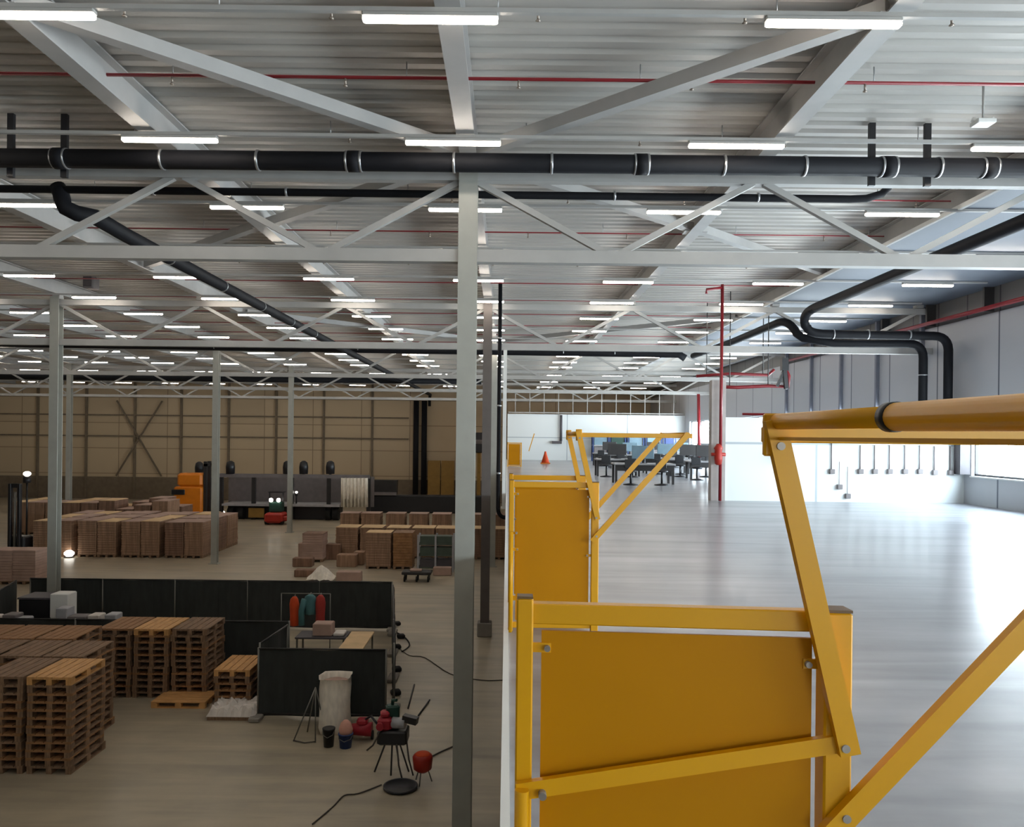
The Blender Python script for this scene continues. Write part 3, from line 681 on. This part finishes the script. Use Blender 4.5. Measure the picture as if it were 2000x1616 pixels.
def boxthing(name, label, cat, x, y, z, w_, d_, h_, m_, group=None, lid=None, rz=0):
    c = thing(name, label, cat, (x, y, z), group)
    MB().box(x-w_/2, x+w_/2, y-d_/2, y+d_/2, z, z+h_, rz=rz, b=min(.02, w_/8)).build('body', M[m_], c)
    if lid: MB().box(x-w_/2-.02, x+w_/2+.02, y-d_/2-.02, y+d_/2+.02, z+h_, z+h_+.05, rz=rz).build('lid', M[lid], c)
    return c
boxthing('machine_cabinet', 'black cabinet inside the enclosure left of the column', 'cabinet', -13.3, 22.9, 0, 1.0, .8, 1.35, 'black', lid='greyd')
c = boxthing('roll_container', 'pale grey stacked boxes right of the left column', 'box', -12.35, 22.2, 0, .5, .5, .95, 'desk'); MB().box(-12.6, -12.1, 21.96, 22.44, .95, 1.62, b=.02).build('upper_box', M['white'], c)
for i, (x, m_, w_, h_) in enumerate([(-14.0, 'wrap', .9, .5), (-13.2, 'grey', .35, .6), (-12.9, 'desk', .3, .42), (-11.8, 'desk', .3, .95), (-11.4, 'grey', .5, .55), (-10.95, 'wrap', .3, .62), (-10.5, 'desk', .3, .66)]):
    yy = 21.3
    boxthing('parts_crate', '%s grey-white crate from the left on the enclosure bench' % ORD[i+1], 'crate', x, yy, .9, w_, .4, h_*.55, m_, 'crates on the bench in the enclosure')
c = thing('workbench', 'low dark bench in the enclosure under small crates', 'bench', (-12.3, 21.3, 0))
MB().box(-14.6+.3, -10.2, 21.0, 21.6, .84, .9).build('bench_top', M['greyd'], c)
for x in (-14.1, -12.3, -10.4): MB().box(x-.03, x+.03, 21.05, 21.55, 0, .84).build('leg', M['frame_dark'], c)
# clothes hanging on the back fence
def cloth(name, label, u, v0, v1, Y, w_, m_, sleeve=None):
    p = at(u, v0, Y); q = at(u, v1, Y); c = thing(name, label, 'clothing', tuple(q), 'work clothes hung on the fence')
    prof = [(0, .35), (.08, .8), (.25, 1), (.7, .85), (1, .95)]; vs = []
    for t, s in prof:
        z = p.z+(q.z-p.z)*t
        for k in range(8):
            a = 2*math.pi*k/8; vs.append((p.x+math.cos(a)*w_/2*s, Y+math.sin(a)*.1*(1+.3*math.sin(3*a)), z))
    fs = [(i*8+k, i*8+(k+1) % 8, i*8+8+(k+1) % 8, i*8+8+k) for i in range(len(prof)-1) for k in range(8)]+[tuple(range(7, -1, -1)), tuple(range(32, 40))]
    MB().add(vs, fs, True).build('garment', M[m_], c)
    if sleeve: MB().tube([(p.x-w_*.4, Y-.05, p.z-.12), (p.x-w_*.62, Y-.08, p.z-.45), (p.x-w_*.6, Y-.08, p.z-.85)], .09, 8).build('sleeve', M[sleeve], c)
    MB().tube([(p.x, Y, p.z-.05), (p.x, Y+.1, p.z+.04)], .015, 6).build('hook', M['pole'], c)
cloth('work_vest', 'bright orange garment hanging inside the enclosure', 575, 1166, 1222, 22.6, .28, 'hivis')
cloth('work_jacket', 'teal and grey jacket hanging left of the red one', 606, 1162, 1200, 22.6, .36, 'teal', 'teal')
cloth('work_jacket', 'dull red jacket hanging right of the teal one', 626, 1163, 1222, 22.6, .30, 'redcloth')
c = thing('clothes_rail', 'thin rail on two posts carrying the hanging work clothes', 'rail', (-5.7, 22.7, 0))
MB().tube([(-6.4, 22.7, 1.56), (-5.0, 22.7, 1.56)], .015, 8).build('top_tube', M['pole'], c)
for x in (-6.4, -5.0): MB().tube([(x, 22.7, 0), (x, 22.7, 1.56)], .015, 8).build('post', M['pole'], c)
# tables in the small box
def table(x, y, w_, d_, h_, label, m_):
    c = thing('work_table', label, 'table', (x, y, 0)); MB().box(x-w_/2, x+w_/2, y-d_/2, y+d_/2, h_-.05, h_, b=.01).build('table_top', M[m_], c)
    for a in (-1, 1):
        for b in (-1, 1): MB().box(x+a*(w_/2-.05)-.02, x+a*(w_/2-.05)+.02, y+b*(d_/2-.05)-.02, y+b*(d_/2-.05)+.02, 0, h_-.05).build('leg', M['pole'], c)
    return c
table(-3.72, 19.35, .6, 3.0, .96, 'narrow table with a pale top inside the small fenced box', 'card3')
table(-4.75, 20.75, 1.3, .7, .9, 'cluttered grey table inside the small fenced box', 'greyd')
boxthing('parts_crate', 'pinkish cardboard box on the cluttered table in the fenced box', 'box', -4.72, 20.7, .905, .5, .4, .32, 'cardpink')
boxthing('parts_crate', 'small pale tray on the cluttered table', 'tray', -4.3, 20.7, .905, .28, .4, .08, 'wrap')
table(-3.1, 21.6, 1.0, .6, .8, 'grey table by the right side fence', 'grey') if 0 else None

# ------------------------------------------------------------------ loose equipment in front
p = gnd(648, 1438)
c = thing('dust_sack', 'tall white open sack standing before the dark fence', 'sack', (p.x, p.y+.3, 0))
vs = []; n = 16; lv = [(0, .27), (.15, .31), (.5, .3), (.9, .31), (1.1, .3), (1.14, .33)]
for z, r_ in lv:
    for k in range(n):
        a = 2*math.pi*k/n; sq = 1/max(abs(math.cos(a)), abs(math.sin(a)))**.6
        vs.append((p.x+math.cos(a)*r_*sq*(1+.05*math.sin(5*a+z*4)), p.y+.3+math.sin(a)*r_*sq, z))
MB().add(vs, [(i*n+k, i*n+(k+1) % n, (i+1)*n+(k+1) % n, (i+1)*n+k) for i in range(len(lv)-1) for k in range(n)]+[tuple(range(n-1, -1, -1))], True).build('sack_body', M['plastic'], c)
MB().lathe((p.x, p.y+.3, .95), [(.29, 0), (.3, .06), (.2, .1)], 14).build('contents', M['cardpink'], c)
def bucket(u, v, r_, h_, m_, label, lidm=None):
    q = gnd(u, v); c = thing('bucket', label, 'bucket', (q.x, q.y, 0))
    MB().lathe((q.x, q.y, 0), [(r_*.8, 0), (r_, h_), (r_*1.06, h_), (r_*1.06, h_+.02), (r_*.9, h_+.02)], 18).build('pail', M[m_], c)
    if lidm: MB().lathe((q.x, q.y, h_+.0), [(r_*.9, 0), (r_*1.0, .1), (r_*.7, .22), (r_*.3, .27)], 12).build('contents', M[lidm], c)
    MB().tube([(q.x-r_, q.y, h_), (q.x-r_*.8, q.y-.1, h_*.75), (q.x, q.y-r_-.02, h_*.62), (q.x+r_*.8, q.y-.1, h_*.75), (q.x+r_, q.y, h_)], .008, 6).build('handle', M['pole'], c)
    return c
bucket(642, 1458, .12, .34, 'black', 'narrow black bucket before the white sack')
bucket(675, 1460, .14, .26, 'blue', 'blue bucket with pale pink cloth in it', 'pink')
q = gnd(600, 1445)
c = thing('folding_stand', 'thin grey folding stand left of the white sack', 'stand', (q.x-.08, q.y+.2, 0))
for a, b in (((-.25, -.1, 0), (.12, .15, 1.0)), ((.2, -.15, 0), (.12, .15, 1.0)), ((-.1, .4, 0), (.12, .15, 1.0)), ((.3, .35, 0), (.12, .15, 1.0))):
    MB().tube([q+Vector(a), q+Vector(b)], .014, 6).build('leg', M['pole'], c)
MB().tube([q+Vector((-.25, -.1, .02)), q+Vector((.0, -.22, .02)), q+Vector((.2, -.15, .02))], .012, 6).build('foot_rail', M['cable'], c)
q = gnd(705, 1448)
c = thing('vacuum_cleaner', 'crimson wheeled machine lying right of the buckets', 'machine', (q.x, q.y, 0))
MB().tube([(q.x-.22, q.y+.1, .2), (q.x+.2, q.y+.1, .2)], .13, 16, radii=[.11, .14]).box(q.x-.1, q.x+.12, q.y, q.y+.2, .3, .42, b=.03).build('tank', M['maroon'], c)
for s in (-1, 1): MB().tube([(q.x+s*.19, q.y+.1, .09), (q.x+s*.23, q.y+.1, .09)], .09, 14).build('wheel', M['rubber'], c)
MB().tube([(q.x, q.y+.1, .36), (q.x+.2, q.y, .5), (q.x+.38, q.y-.05, .3)], .025, 8).build('hose', M['black'], c)
q = gnd(765, 1512)
c = thing('pipe_threader', 'tripod machine with red head, white motor and black tray', 'machine', (q.x, q.y, 0))
hub = q+Vector((.0, .1, .62))
for a in ((-.32, -.05, 0), (.0, -.2, 0), (.3, -.02, 0), (.05, .45, 0)):
    MB().tube([hub+Vector((a[0]*.3, a[1]*.3, 0)), q+Vector(a)+Vector((0, .1, .01))], .017, 6).build('leg', M['frame_dark'], c)
MB().box(q.x-.26, q.x+.28, q.y-.12, q.y+.3, .55, .80, b=.03).build('tray', M['black'], c)
MB().box(q.x-.26, q.x+.0, q.y-.1, q.y+.2, .80, 1.02, b=.04).box(q.x-.22, q.x-.06, q.y-.06, q.y+.16, 1.02, 1.12, rz=.2, b=.03).tube([(q.x-.2, q.y-.16, .9), (q.x-.2, q.y-.08, .9)], .07, 12).build('head', M['maroon'], c)
MB().tube([(q.x+.0, q.y+.02, .92), (q.x+.24, q.y-.02, .92)], .1, 14).build('motor', M['desk'], c)
MB().bar((q.x+.2, q.y, 1.02), (q.x+.46, q.y-.06, .98), .14, .12).build('hood', M['black'], c)
MB().box(q.x-.14, q.x+.1, q.y+.06, q.y+.26, .80, 1.2, rz=.3, b=.03).tube([(q.x-.02, q.y+.16, 1.2), (q.x-.02, q.y+.16, 1.28), (q.x+.06, q.y+.1, 1.3)], .03, 8).build('canister', M['dgreen'], c)
for a, b in (((-.2, -.1, .8), (-.42, -.2, .5)), ((.25, .0, .7), (.4, -.1, .02)), ((.1, -.1, .6), (.22, -.25, .02))):
    MB().tube([q+Vector(a), (q+Vector(a)+q+Vector(b))/2+Vector((0, -.08, -.05)), q+Vector(b)], .016, 6).build('lead', M['cable'], c)
q = gnd(825, 1530)
c = thing('paint_kettle', 'small orange-red tub on thin legs right of the tripod machine', 'tub', (q.x, q.y, 0))
MB().lathe((q.x, q.y, .2), [(.08, 0), (.16, .06), (.18, .26), (.16, .3), (.1, .32)], 16).build('tub', M['redm'], c)
MB().lathe((q.x, q.y, .48), [(.15, 0), (.12, .05), (.05, .07)], 14).build('lid', M['hivis'], c)
for a in (.3, 2.4, 4.5): MB().tube([(q.x+.1*math.cos(a), q.y+.1*math.sin(a), .22), (q.x+.17*math.cos(a), q.y+.17*math.sin(a), .01)], .012, 6).build('leg', M['pole'], c)
q = gnd(782, 1540)
c = thing('round_tray', 'flat round black tray lying on the floor', 'tray', (q.x, q.y, 0))
MB().lathe((q.x, q.y, 0), [(.27, 0), (.3, .02), (.3, .05), (.27, .05), (.25, .03), (.02, .03)], 28).build('dish', M['black'], c)
for u, v, du, dv, lab in ((797, 1386, 12, -46, 'left dark bar leaning up behind the tripod machine'), (817, 1400, 22, -30, 'right dark bar lying behind the tripod machine')):
    a = gnd(u, v); b = gnd(u+du, v+dv)
    tag(MB().tube([a+Vector((0, 0, .02)), b+Vector((0, 0, .03))], .018, 8).build('steel_bar', M['frame_dark']), lab, 'bar', 'dark bars on the floor')
def hose(label, px, r_=.012, m_='cable'):
    pts = [gnd(u, v)+Vector((0, 0, r_+.002)) for u, v in px]; sm_ = []
    for i in range(len(pts)-1):
        for t in (0, .25, .5, .75):
            p0 = pts[max(0, i-1)]; p1 = pts[i]; p2 = pts[i+1]; p3 = pts[min(len(pts)-1, i+2)]
            sm_.append(.5*((2*p1)+(p2-p0)*t+(2*p0-5*p1+4*p2-p3)*t*t+(3*p1-p0-3*p2+p3)*t**3))
    sm_.append(pts[-1]); return tag(MB().tube(sm_, r_, 6).build('floor_cable', M[m_]), label, 'cable', 'cables on the warehouse floor')
hose('thin cable from the round tray to the lower left floor', [(745, 1535), (700, 1552), (672, 1556), (650, 1578), (610, 1612)])
hose('cable running right from the orange-red tub', [(842, 1480), (862, 1470), (885, 1460)], .014)
hose('long pale cable on the floor right of the fence', [(780, 1268), (800, 1282), (830, 1286), (880, 1318), (940, 1330), (985, 1330)], .012)
hose('cable loop by the fence at right of the box', [(770, 1235), (790, 1246), (800, 1262), (785, 1275)], .02, 'rubber')
for i, (u, v) in enumerate([(776, 1222), (784, 1247), (776, 1268), (776, 1312), (774, 1358)]):
    q = gnd(u, v); tag(MB().box(q.x-.13, q.x+.1, q.y-.1, q.y+.12, 0, .12, rz=.3, b=.03).build('fence_weight', M['rubber']), 'black weight block, %s one along the right fence' % ('farthest' if i == 0 else ORD[i+1]), 'block', 'weights along the right fence')
q = gnd(168, 975)

# ------------------------------------------------------------------ palletised goods in the middle distance
def load(x, y, w_, d_, h_, label, group, m_='card', top='card3', rz=0, z=0):
    for cx_, cy_ in ((-.62, 37.1), (-.62, 49), (-.62, 61), (-13.6, 37.1), (-13.35, 49), (-27.02, 49), (-27.02, 37.1)):
        if abs(x-cx_) < w_/2+.25 and abs(y-cy_) < d_/2+.25: return None
    c = thing('board_stack', label, 'stack', (x, y, z), group)
    b = MB()
    for s in (-1, 0, 1): b.box(x+s*(w_/2-.08)-.06, x+s*(w_/2-.08)+.06, y-d_/2, y+d_/2, z, z+.1)
    b.box(x-w_/2, x+w_/2, y-d_/2, y+d_/2, z+.1, z+.13); b.build('pallet_base', M['wood2'], c)
    s = MB(); k = z+.135; i = 0; rn = random.Random(int(x*97+y*31))
    while k < z+h_-.04:
        t = .09+rn.random()*.05; e = rn.uniform(0, .02)
        s.box(x-w_/2+e, x+w_/2-e, y-d_/2+e, y+d_/2-e, k, min(k+t-.012, z+h_-.02)); k += t
    s.box(x-w_/2+.05, x+w_/2-.05, y-d_/2+.05, y+d_/2-.05, z+.13, z+h_-.03)
    s.build('boards', M[m_], c)
    MB().box(x-w_/2, x+w_/2, y-d_/2, y+d_/2, z+h_-.02, z+h_).build('top_sheet', M[top], c)
    return c
cols = [(83, 'left of the left column'), (121, 'behind the left column'), (170, 'just right of the left column'), (208, 'second block'), (255, 'third block left half'), (293, 'third block right half'), (340, 'fourth block left half'), (378, 'fourth block right half')]
for i, (u, nm) in enumerate(cols):
    for j in range(3):
        y = 39.4+j*1.72; X = at(u, 1050, 38.6).x
        load(X, y, .92, 1.6, 1.74+.02*((i*7+j) % 3), 'brown board stack, %s, %s of three going back' % (nm, ORD[j+1]), 'board stacks in the left front block', random.choice(('card', 'card2', 'card')), random.choice(('card3', 'cardpink', 'card3')))
for i in range(9):
    for j in range(2):
        u = 52+i*34; y = 47.6+j*2.0; X = at(u, 1000, 47.6).x; h_ = 1.9 if i < 5 else 1.55+.25*((i+j) % 3)
        load(X, y, .98, 1.7, h_, 'brown board stack in the rear left block, %s from the left, %s row' % (ORD[i+1], ('front', 'back')[j]), 'board stacks in the left rear block', random.choice(('card', 'card2')), random.choice(('card3', 'cardpink')))
for i, u in enumerate((0, 46)):
    p = gnd(u, 1142); load(p.x, p.y+.5, .92, 1.0, 1.35, 'pinkish board stack at the left edge above the fence, %s one' % ('left', 'right')[i], 'pinkish stacks by the fence', 'cardpink', 'cardpink')
# right-hand cluster
for i, u in enumerate((683, 724, 772, 817, 862, 935, 978)):
    X = at(u, 1010, 44).x; load(X, 44.5, 1.05, 1.1, 1.74, 'brown board stack, back row of the right cluster, %s from the left' % ORD[i+1], 'back row of the right cluster', 'card', 'cardpink')
for i, u in enumerate((676, 724, 776, 826, 872, 930, 975)):
    X = at(u, 1040, 39).x; load(X, 39.8, 1.1, 1.3, 1.52, 'brown board stack, middle row of the right cluster, %s from the left' % ORD[i+1], 'middle row of the right cluster', random.choice(('card', 'card2')), 'card3')
for i, (u, w_, m_, tp) in enumerate(((738, 1.15, 'card', 'card3'), (786, .9, 'redcloth' if 0 else 'wood', 'card'), (936, .8, 'card2', 'card'), (978, .9, 'card2', 'cardpink'))):
    X = at(u, 1080, 36).x; load(X, 36.6, w_, 1.0, 1.66, 'board stack, front row of the right cluster, %s from the left' % ORD[i+1], 'front row of the right cluster', m_, tp)
p = gnd(615, 1095); load(p.x, p.y, 1.0, 1.0, 1.35, 'tall greyish carton stack at the left of the right cluster', 'front cartons of the right cluster', 'cardpink', 'card2')
# loose cartons
CT = [(596, 1128, .95, .5, .30, 'card2', 'lowest flat carton at the left corner of the right cluster'), (590, 1108, .9, .5, .4, 'card2', 'carton behind the lowest flat one'), (598, 1092, .8, .5, .75, 'cardpink', 'pale carton behind the left corner cartons'),
      (650, 1094, .7, .45, .75, 'card2', 'dark carton left of the middle stacks'), (676, 1108, .9, .6, .55, 'card', 'carton in front of the dark carton'), (680, 1138, 1.0, .5, .42, 'cardpink', 'pinkish carton lying nearest the fence'), (700, 1104, .5, .6, .6, 'card', 'small carton beside the board stacks')]
for u, v, w_, d_, h_, m_, lab in CT:
    p = gnd(u, v); boxthing('cardboard_box', lab, 'box', p.x, p.y+d_/2, 0, w_, d_, h_, m_, 'loose cartons of the right cluster')
p = gnd(624, 1136)
c = thing('plastic_sheet', 'crumpled off-white plastic sheet heap behind the fence corner', 'sheet', tuple(p))
rn = random.Random(5); n = 12; V = []
for j in range(n+1):
    for i in range(n+1):
        a, b = i/n*2-1, j/n*2-1; hh = max(0, 1-abs(a-.2*b)**1.3)*max(0, 1-b*b)*.55
        V.append((p.x+a*.55, p.y+.35+b*.4, .02+hh+rn.uniform(0, .07)))
MB().add(V, [(j*(n+1)+i, j*(n+1)+i+1, (j+1)*(n+1)+i+1, (j+1)*(n+1)+i) for j in range(n) for i in range(n)]).build('crumpled_sheet', M['plastic'], c)
# green-grey wire rack
p = gnd(850, 1118); X, Y = p.x, p.y+.4
c = thing('wire_rack', 'green-grey rack with pale uprights before the main column', 'rack', (X, Y, 0))
for a in (-.78, 0, .78):
    for b in (-.35, .35): MB().box(X+a-.04, X+a+.04, Y+b-.04, Y+b+.04, 0, 1.65).build('upright', M['desk'], c)
for z in (.15, .7, 1.2): MB().box(X-.78, X+.78, Y-.35, Y+.35, z, z+.05).build('shelf', M['greenrack'], c)
for z in (.2, .75, 1.25): MB().box(X-.7, X+.7, Y-.3, Y+.3, z, z+.34).build('bin_row', M['greenrack'] if z > .5 else M['greyd'], c)
p = gnd(865, 1122); boxthing('bag', 'pale bag lying before the green-grey rack', 'bag', p.x, p.y-.2, 0, .8, .4, .35, 'cardpink')
p = gnd(813, 1138)
c = thing('low_trolley', 'low dark trolley on wheels before the right cluster', 'trolley', (p.x, p.y+.3, 0))
MB().box(p.x-.62, p.x+.6, p.y, p.y+.7, .3, .42, b=.02).build('platform', M['frame_dark'], c)
for a in (-.5, 0, .48):
    for b in (.1, .6): MB().tube([(p.x+a-.03, p.y+b, .12), (p.x+a+.03, p.y+b, .12)], .12, 12).build('wheel', M['rubber'], c)
MB().box(p.x-.55, p.x-.5, p.y+.3, p.y+.4, .12, .3).box(p.x+.45, p.x+.5, p.y+.3, p.y+.4, .12, .3).build('axle_frame', M['frame_dark'], c)
MB().box(p.x-.3, p.x+.2, p.y+.15, p.y+.5, .42, .5, b=.02).build('load', M['cardpink'], c)

# ------------------------------------------------------------------ loading dock and trucks at the back
YD = 56.0
P = lambda u, v, Y=YD: at(u, v, Y)
xl, xr = P(428, 950).x, P(722, 950).x; zt = P(560, 930).z; zd = P(560, 985).z
c = thing('loading_platform', 'long raised loading platform with grey back panels and a pale top beam', 'platform', ((xl+xr)/2, YD+1, 0))
MB().bar((xl-.2, YD, zt), (xr, YD, zt), .2, .26).build('top_beam', M['grey'], c)
for u in (430, 494, 568, 641, 719):
    X = P(u, 950).x; MB().box(X-.13, X+.13, YD+.1, YD+.36, 0, zt).build('post', M['frame_dark'], c)
MB().box(xl, xr, YD+1.9, YD+2.0, .8, zt-.1).build('back_panel', M['grey'], c)
MB().box(xl+.3, P(665, 985).x, YD-.3, YD+1.9, zd-.14, zd).build('deck', M['desk'], c)
MB().box(xl+.5, P(660, 985).x, YD+.4, YD+1.7, 0.02, zd-.16).build('skirt', M['black'], c)
MB().box(P(486, 1000).x, P(516, 1000).x, YD-.1, YD+.1, .15, zd-.3).build('drawbar_panel', M['ochre'], c)
for u in (450, 470, 640, 655): X = P(u, 1000).x; MB().tube([(X-.2, YD+.2, .42), (X+.2, YD+.2, .42)], .42, 16).build('wheel', M['rubber'], c)
c = thing('plastic_curtain', 'creased off-white plastic curtain hanging at the platform end', 'curtain', tuple(P(692, 990)))
vs = []; n = 24
for k in range(n+1):
    u = 666+52*k/n; a = P(u, 934, YD-.3); b = P(u, 991, YD-.3); o = .12*math.sin(k*1.9)
    vs += [a+Vector((0, o, 0)), b+Vector((0, o*1.4, 0)), b+Vector((0, o*1.4+.02, 0)), a+Vector((0, o+.02, 0))]
MB().add(vs, [(k*4+e, k*4+(e+1) % 4, k*4+4+(e+1) % 4, k*4+4+e) for k in range(n) for e in range(4)], True).build('sheet', M['plastic'], c)
for i, (u, lab) in enumerate(((450, 'leftmost, above the platform beam'), (561, 'beside the thin column above the platform'), (593, 'second from right above the platform'), (645, 'rightmost above the platform'), (389, 'above the orange forklift'))):
    q = P(u, 930); t = P(u, 904)
    yl = YD if i < 4 else YD+3.2
    if i == 4: q = P(u, 930, yl); t = P(u, 904, yl)
    c = thing('dock_lamp', 'small black hooded dock lamp, '+lab, 'lamp', (q.x, yl, q.z), 'hooded dock lamps')
    MB().lathe((q.x, yl, q.z+.15), [(.3, 0), (.32, .5), (.26, .8), (.1, .92)], 12).build('hood', M['black'], c)
    MB().box(q.x-.08, q.x+.08, yl-.08, yl+.08, zt+.14 if i < 4 else 0, q.z+.2).build('stem', M['black'], c)
c = thing('pallet_truck', 'low dark machine row at the back right of the platform', 'machine', tuple(P(790, 985, 62)))
a = P(724, 962, 62.4); b = P(950, 990, 62.4)
MB().box(a.x, b.x, 61.6, 62.6, 0, P(800, 967, 62).z, b=.1).build('body', M['black'], c)
MB().box(P(727, 950, 62).x, P(776, 950, 62).x, 61.8, 62.4, P(750, 966, 62).z, P(750, 938, 62).z).build('cover', M['frame_dark'], c)
MB().box(P(727, 960, 62).x, P(776, 960, 62).x, 61.5, 61.7, P(750, 967, 62).z, P(750, 961, 62).z).build('rim', M['grey'], c)
for u0, u1, lab in ((836, 860, 'left yellow-brown door on the back wall by the downpipes'), (862, 887, 'right yellow-brown door on the back wall by the main column')):
    a = P(u0, 905, 71.5); b = P(u1, 905, 71.5); tag(MB().box(a.x, b.x, 71.4, 71.7, 0, P(845, 900, 71.5).z).build('sliding_door', M['ochre']), lab, 'door', 'yellow-brown doors on the back wall')
a = P(923, 845, 66); b = P(948, 885, 66)
c = thing('control_cabinet', 'dark cabinet high up between the two middle columns', 'cabinet', (a.x, 66, b.z)); MB().box(a.x, b.x, 66, 66.6, b.z, a.z, b=.05).build('body', M['black'], c)
MB().box(a.x+.2, b.x-.2, 65.95, 66.0, (a.z+b.z)/2-.1, (a.z+b.z)/2+.25).build('front_panel', M['grey'], c)
MB().box(a.x+.4, b.x-.4, 66.2, 66.5, 0, b.z).build('support', M['ochre'], c)

def forklift(label, u0, u1, vbase, vtop, body, Y=None):
    q = gnd((u0+u1)/2, vbase); Y = q.y; s = (vbase-vtop)/F*Y
    x0 = at(u0, vbase, Y).x; x1 = at(u1, vbase, Y).x; W = x1-x0; X = (x0+x1)/2
    return X, Y, s, W
X, Y, hh, W = forklift('', 338, 398, 1018, 925, None)
c = thing('reach_truck', 'large orange reach truck among the brown stacks', 'forklift', (X, Y+.8, 0))
MB().box(X-W*.5, X+W*.42, Y, Y+1.5, .35, hh*.72, b=.1).build('body', M['orange'], c)
MB().box(X-W*.42, X+W*.40, Y+.1, Y+1.4, hh*.72, hh, b=.14).build('cab', M['orange'], c)
MB().box(X-W*.55, X-W*.12, Y-.1, Y+.0, hh*.55, hh*.66, b=.03).build('control_arm', M['black'], c)
m_ = MB().box(X+W*.42, X+W*.52, Y+.3, Y+.5, 0.05, hh*1.25).box(X+W*.42, X+W*.52, Y+1.0, Y+1.2, .05, hh*1.25); m_.box(X+W*.42, X+W*.52, Y+.3, Y+1.2, hh*1.15, hh*1.2); m_.build('mast', M['frame_dark'], c)
MB().box(X-W*.4, X+W*.5, Y-.02, Y+1.5, .12, .3, b=.04).build('chassis', M['black'], c)
for a in (-.3, .35): MB().tube([(X+W*a, Y, .2), (X+W*a, Y+.3, .2)], .2, 14).build('wheel', M['rubber'], c)
for a in (-.5, .5): MB().box(X-W*.75, X-W*.38, Y+.7+a*.6-.06, Y+.7+a*.6+.06, .1, .16).build('fork', M['black'], c)
q = gnd(533, 1026); X, Y = q.x, q.y
c = thing('tow_tractor', 'small red truck with two lit headlamps before the platform', 'forklift', (X, Y+.6, 0))
MB().box(X-.62, X+.62, Y, Y+1.4, .12, .78, b=.12).build('body', M['redm'], c)
MB().box(X-.45, X+.4, Y+.5, Y+1.3, .78, 1.5, b=.08).build('seat_housing', M['dgreen'], c)
for s in (-.45, .45): MB().box(X+s-.04, X+s+.04, Y+.7, Y+.78, 1.5, 2.1).build('guard_post', M['black'], c)
MB().box(X-.5, X+.5, Y+.6, Y+1.2, 2.1, 2.16).build('roof_guard', M['black'], c)
for s in (-.26, .24): MB().lathe((X+s, Y+.4, 1.5), [(.06, 0), (.13, .05), (.13, .2), (.06, .26)], 12).build('headlamp', M['lamp'], c)
for s in (-.5, .5): MB().tube([(X+s-.1, Y+.3, .22), (X+s+.1, Y+.3, .22)], .22, 14).build('wheel', M['rubber'], c)
MB().box(X+.6, X+1.05, Y+.2, Y+.8, .25, .55, b=.05).build('counterweight', M['redm'], c)
# black mast truck at the left edge
q = gnd(28, 1090); X, Y = q.x, q.y
c = thing('mast_truck', 'black tall mast of a truck at the left edge by the stacks', 'forklift', (X, Y, 0))
ht = (1090-945)/F*Y
for s in (-.22, .22): MB().box(X+s-.07, X+s+.07, Y-.1, Y+.1, 0, ht, b=.02).build('mast_rail', M['black'], c)
MB().box(X-.22, X+.22, Y-.05, Y+.05, ht-.2, ht).build('crossbar', M['black'], c)
MB().tube([(X, Y, .1), (X, Y, ht-.4)], .07, 10).build('lift_cylinder', M['pole'], c)
MB().box(X-.4, X+.4, Y+.1, Y+.9, .1, 1.0, b=.08).build('body', M['black'], c)
for u, v, lab, hgt in ((53, 926, 'high lit round lamp on a black post behind the left stacks', 1), (135, 1083, 'bright white round lamp on the floor beside the left column', 0), (433, 1001, 'small bright lamp at the left end of the platform', 0), (579, 962, 'tiny bright lamp on the platform behind the thin column', 2)):
    if hgt == 1: p = at(u, v, 46); 
    elif hgt == 2: p = at(u, v, YD+.5)
    else: p = gnd(u, v+6); p.z = .18
    c = thing('work_lamp', lab, 'lamp', (p.x, p.y, 0 if hgt < 2 else p.z-.2)); r_ = {1: .2, 2: .1, 0: .22}[hgt]
    MB().lathe((p.x, p.y, p.z-r_*.7), [(r_*.4, 0), (r_, r_*.5), (r_, r_), (r_*.5, r_*1.4)], 14).build('lamp_head', M['lamp'], c)
    zb = 0 if hgt < 2 else zd
    MB().lathe((p.x, p.y, 0 if hgt == 0 else p.z-r_*2.6), [(r_*.9, 0), (r_*1.1, .03), (r_*1.0, .05 if hgt == 0 else r_*1.8)], 12).build('lamp_base', M['black'], c)
    if hgt: MB().tube([(p.x, p.y, zb), (p.x, p.y, p.z-r_*2)], .05, 8).build('stem', M['black'], c)
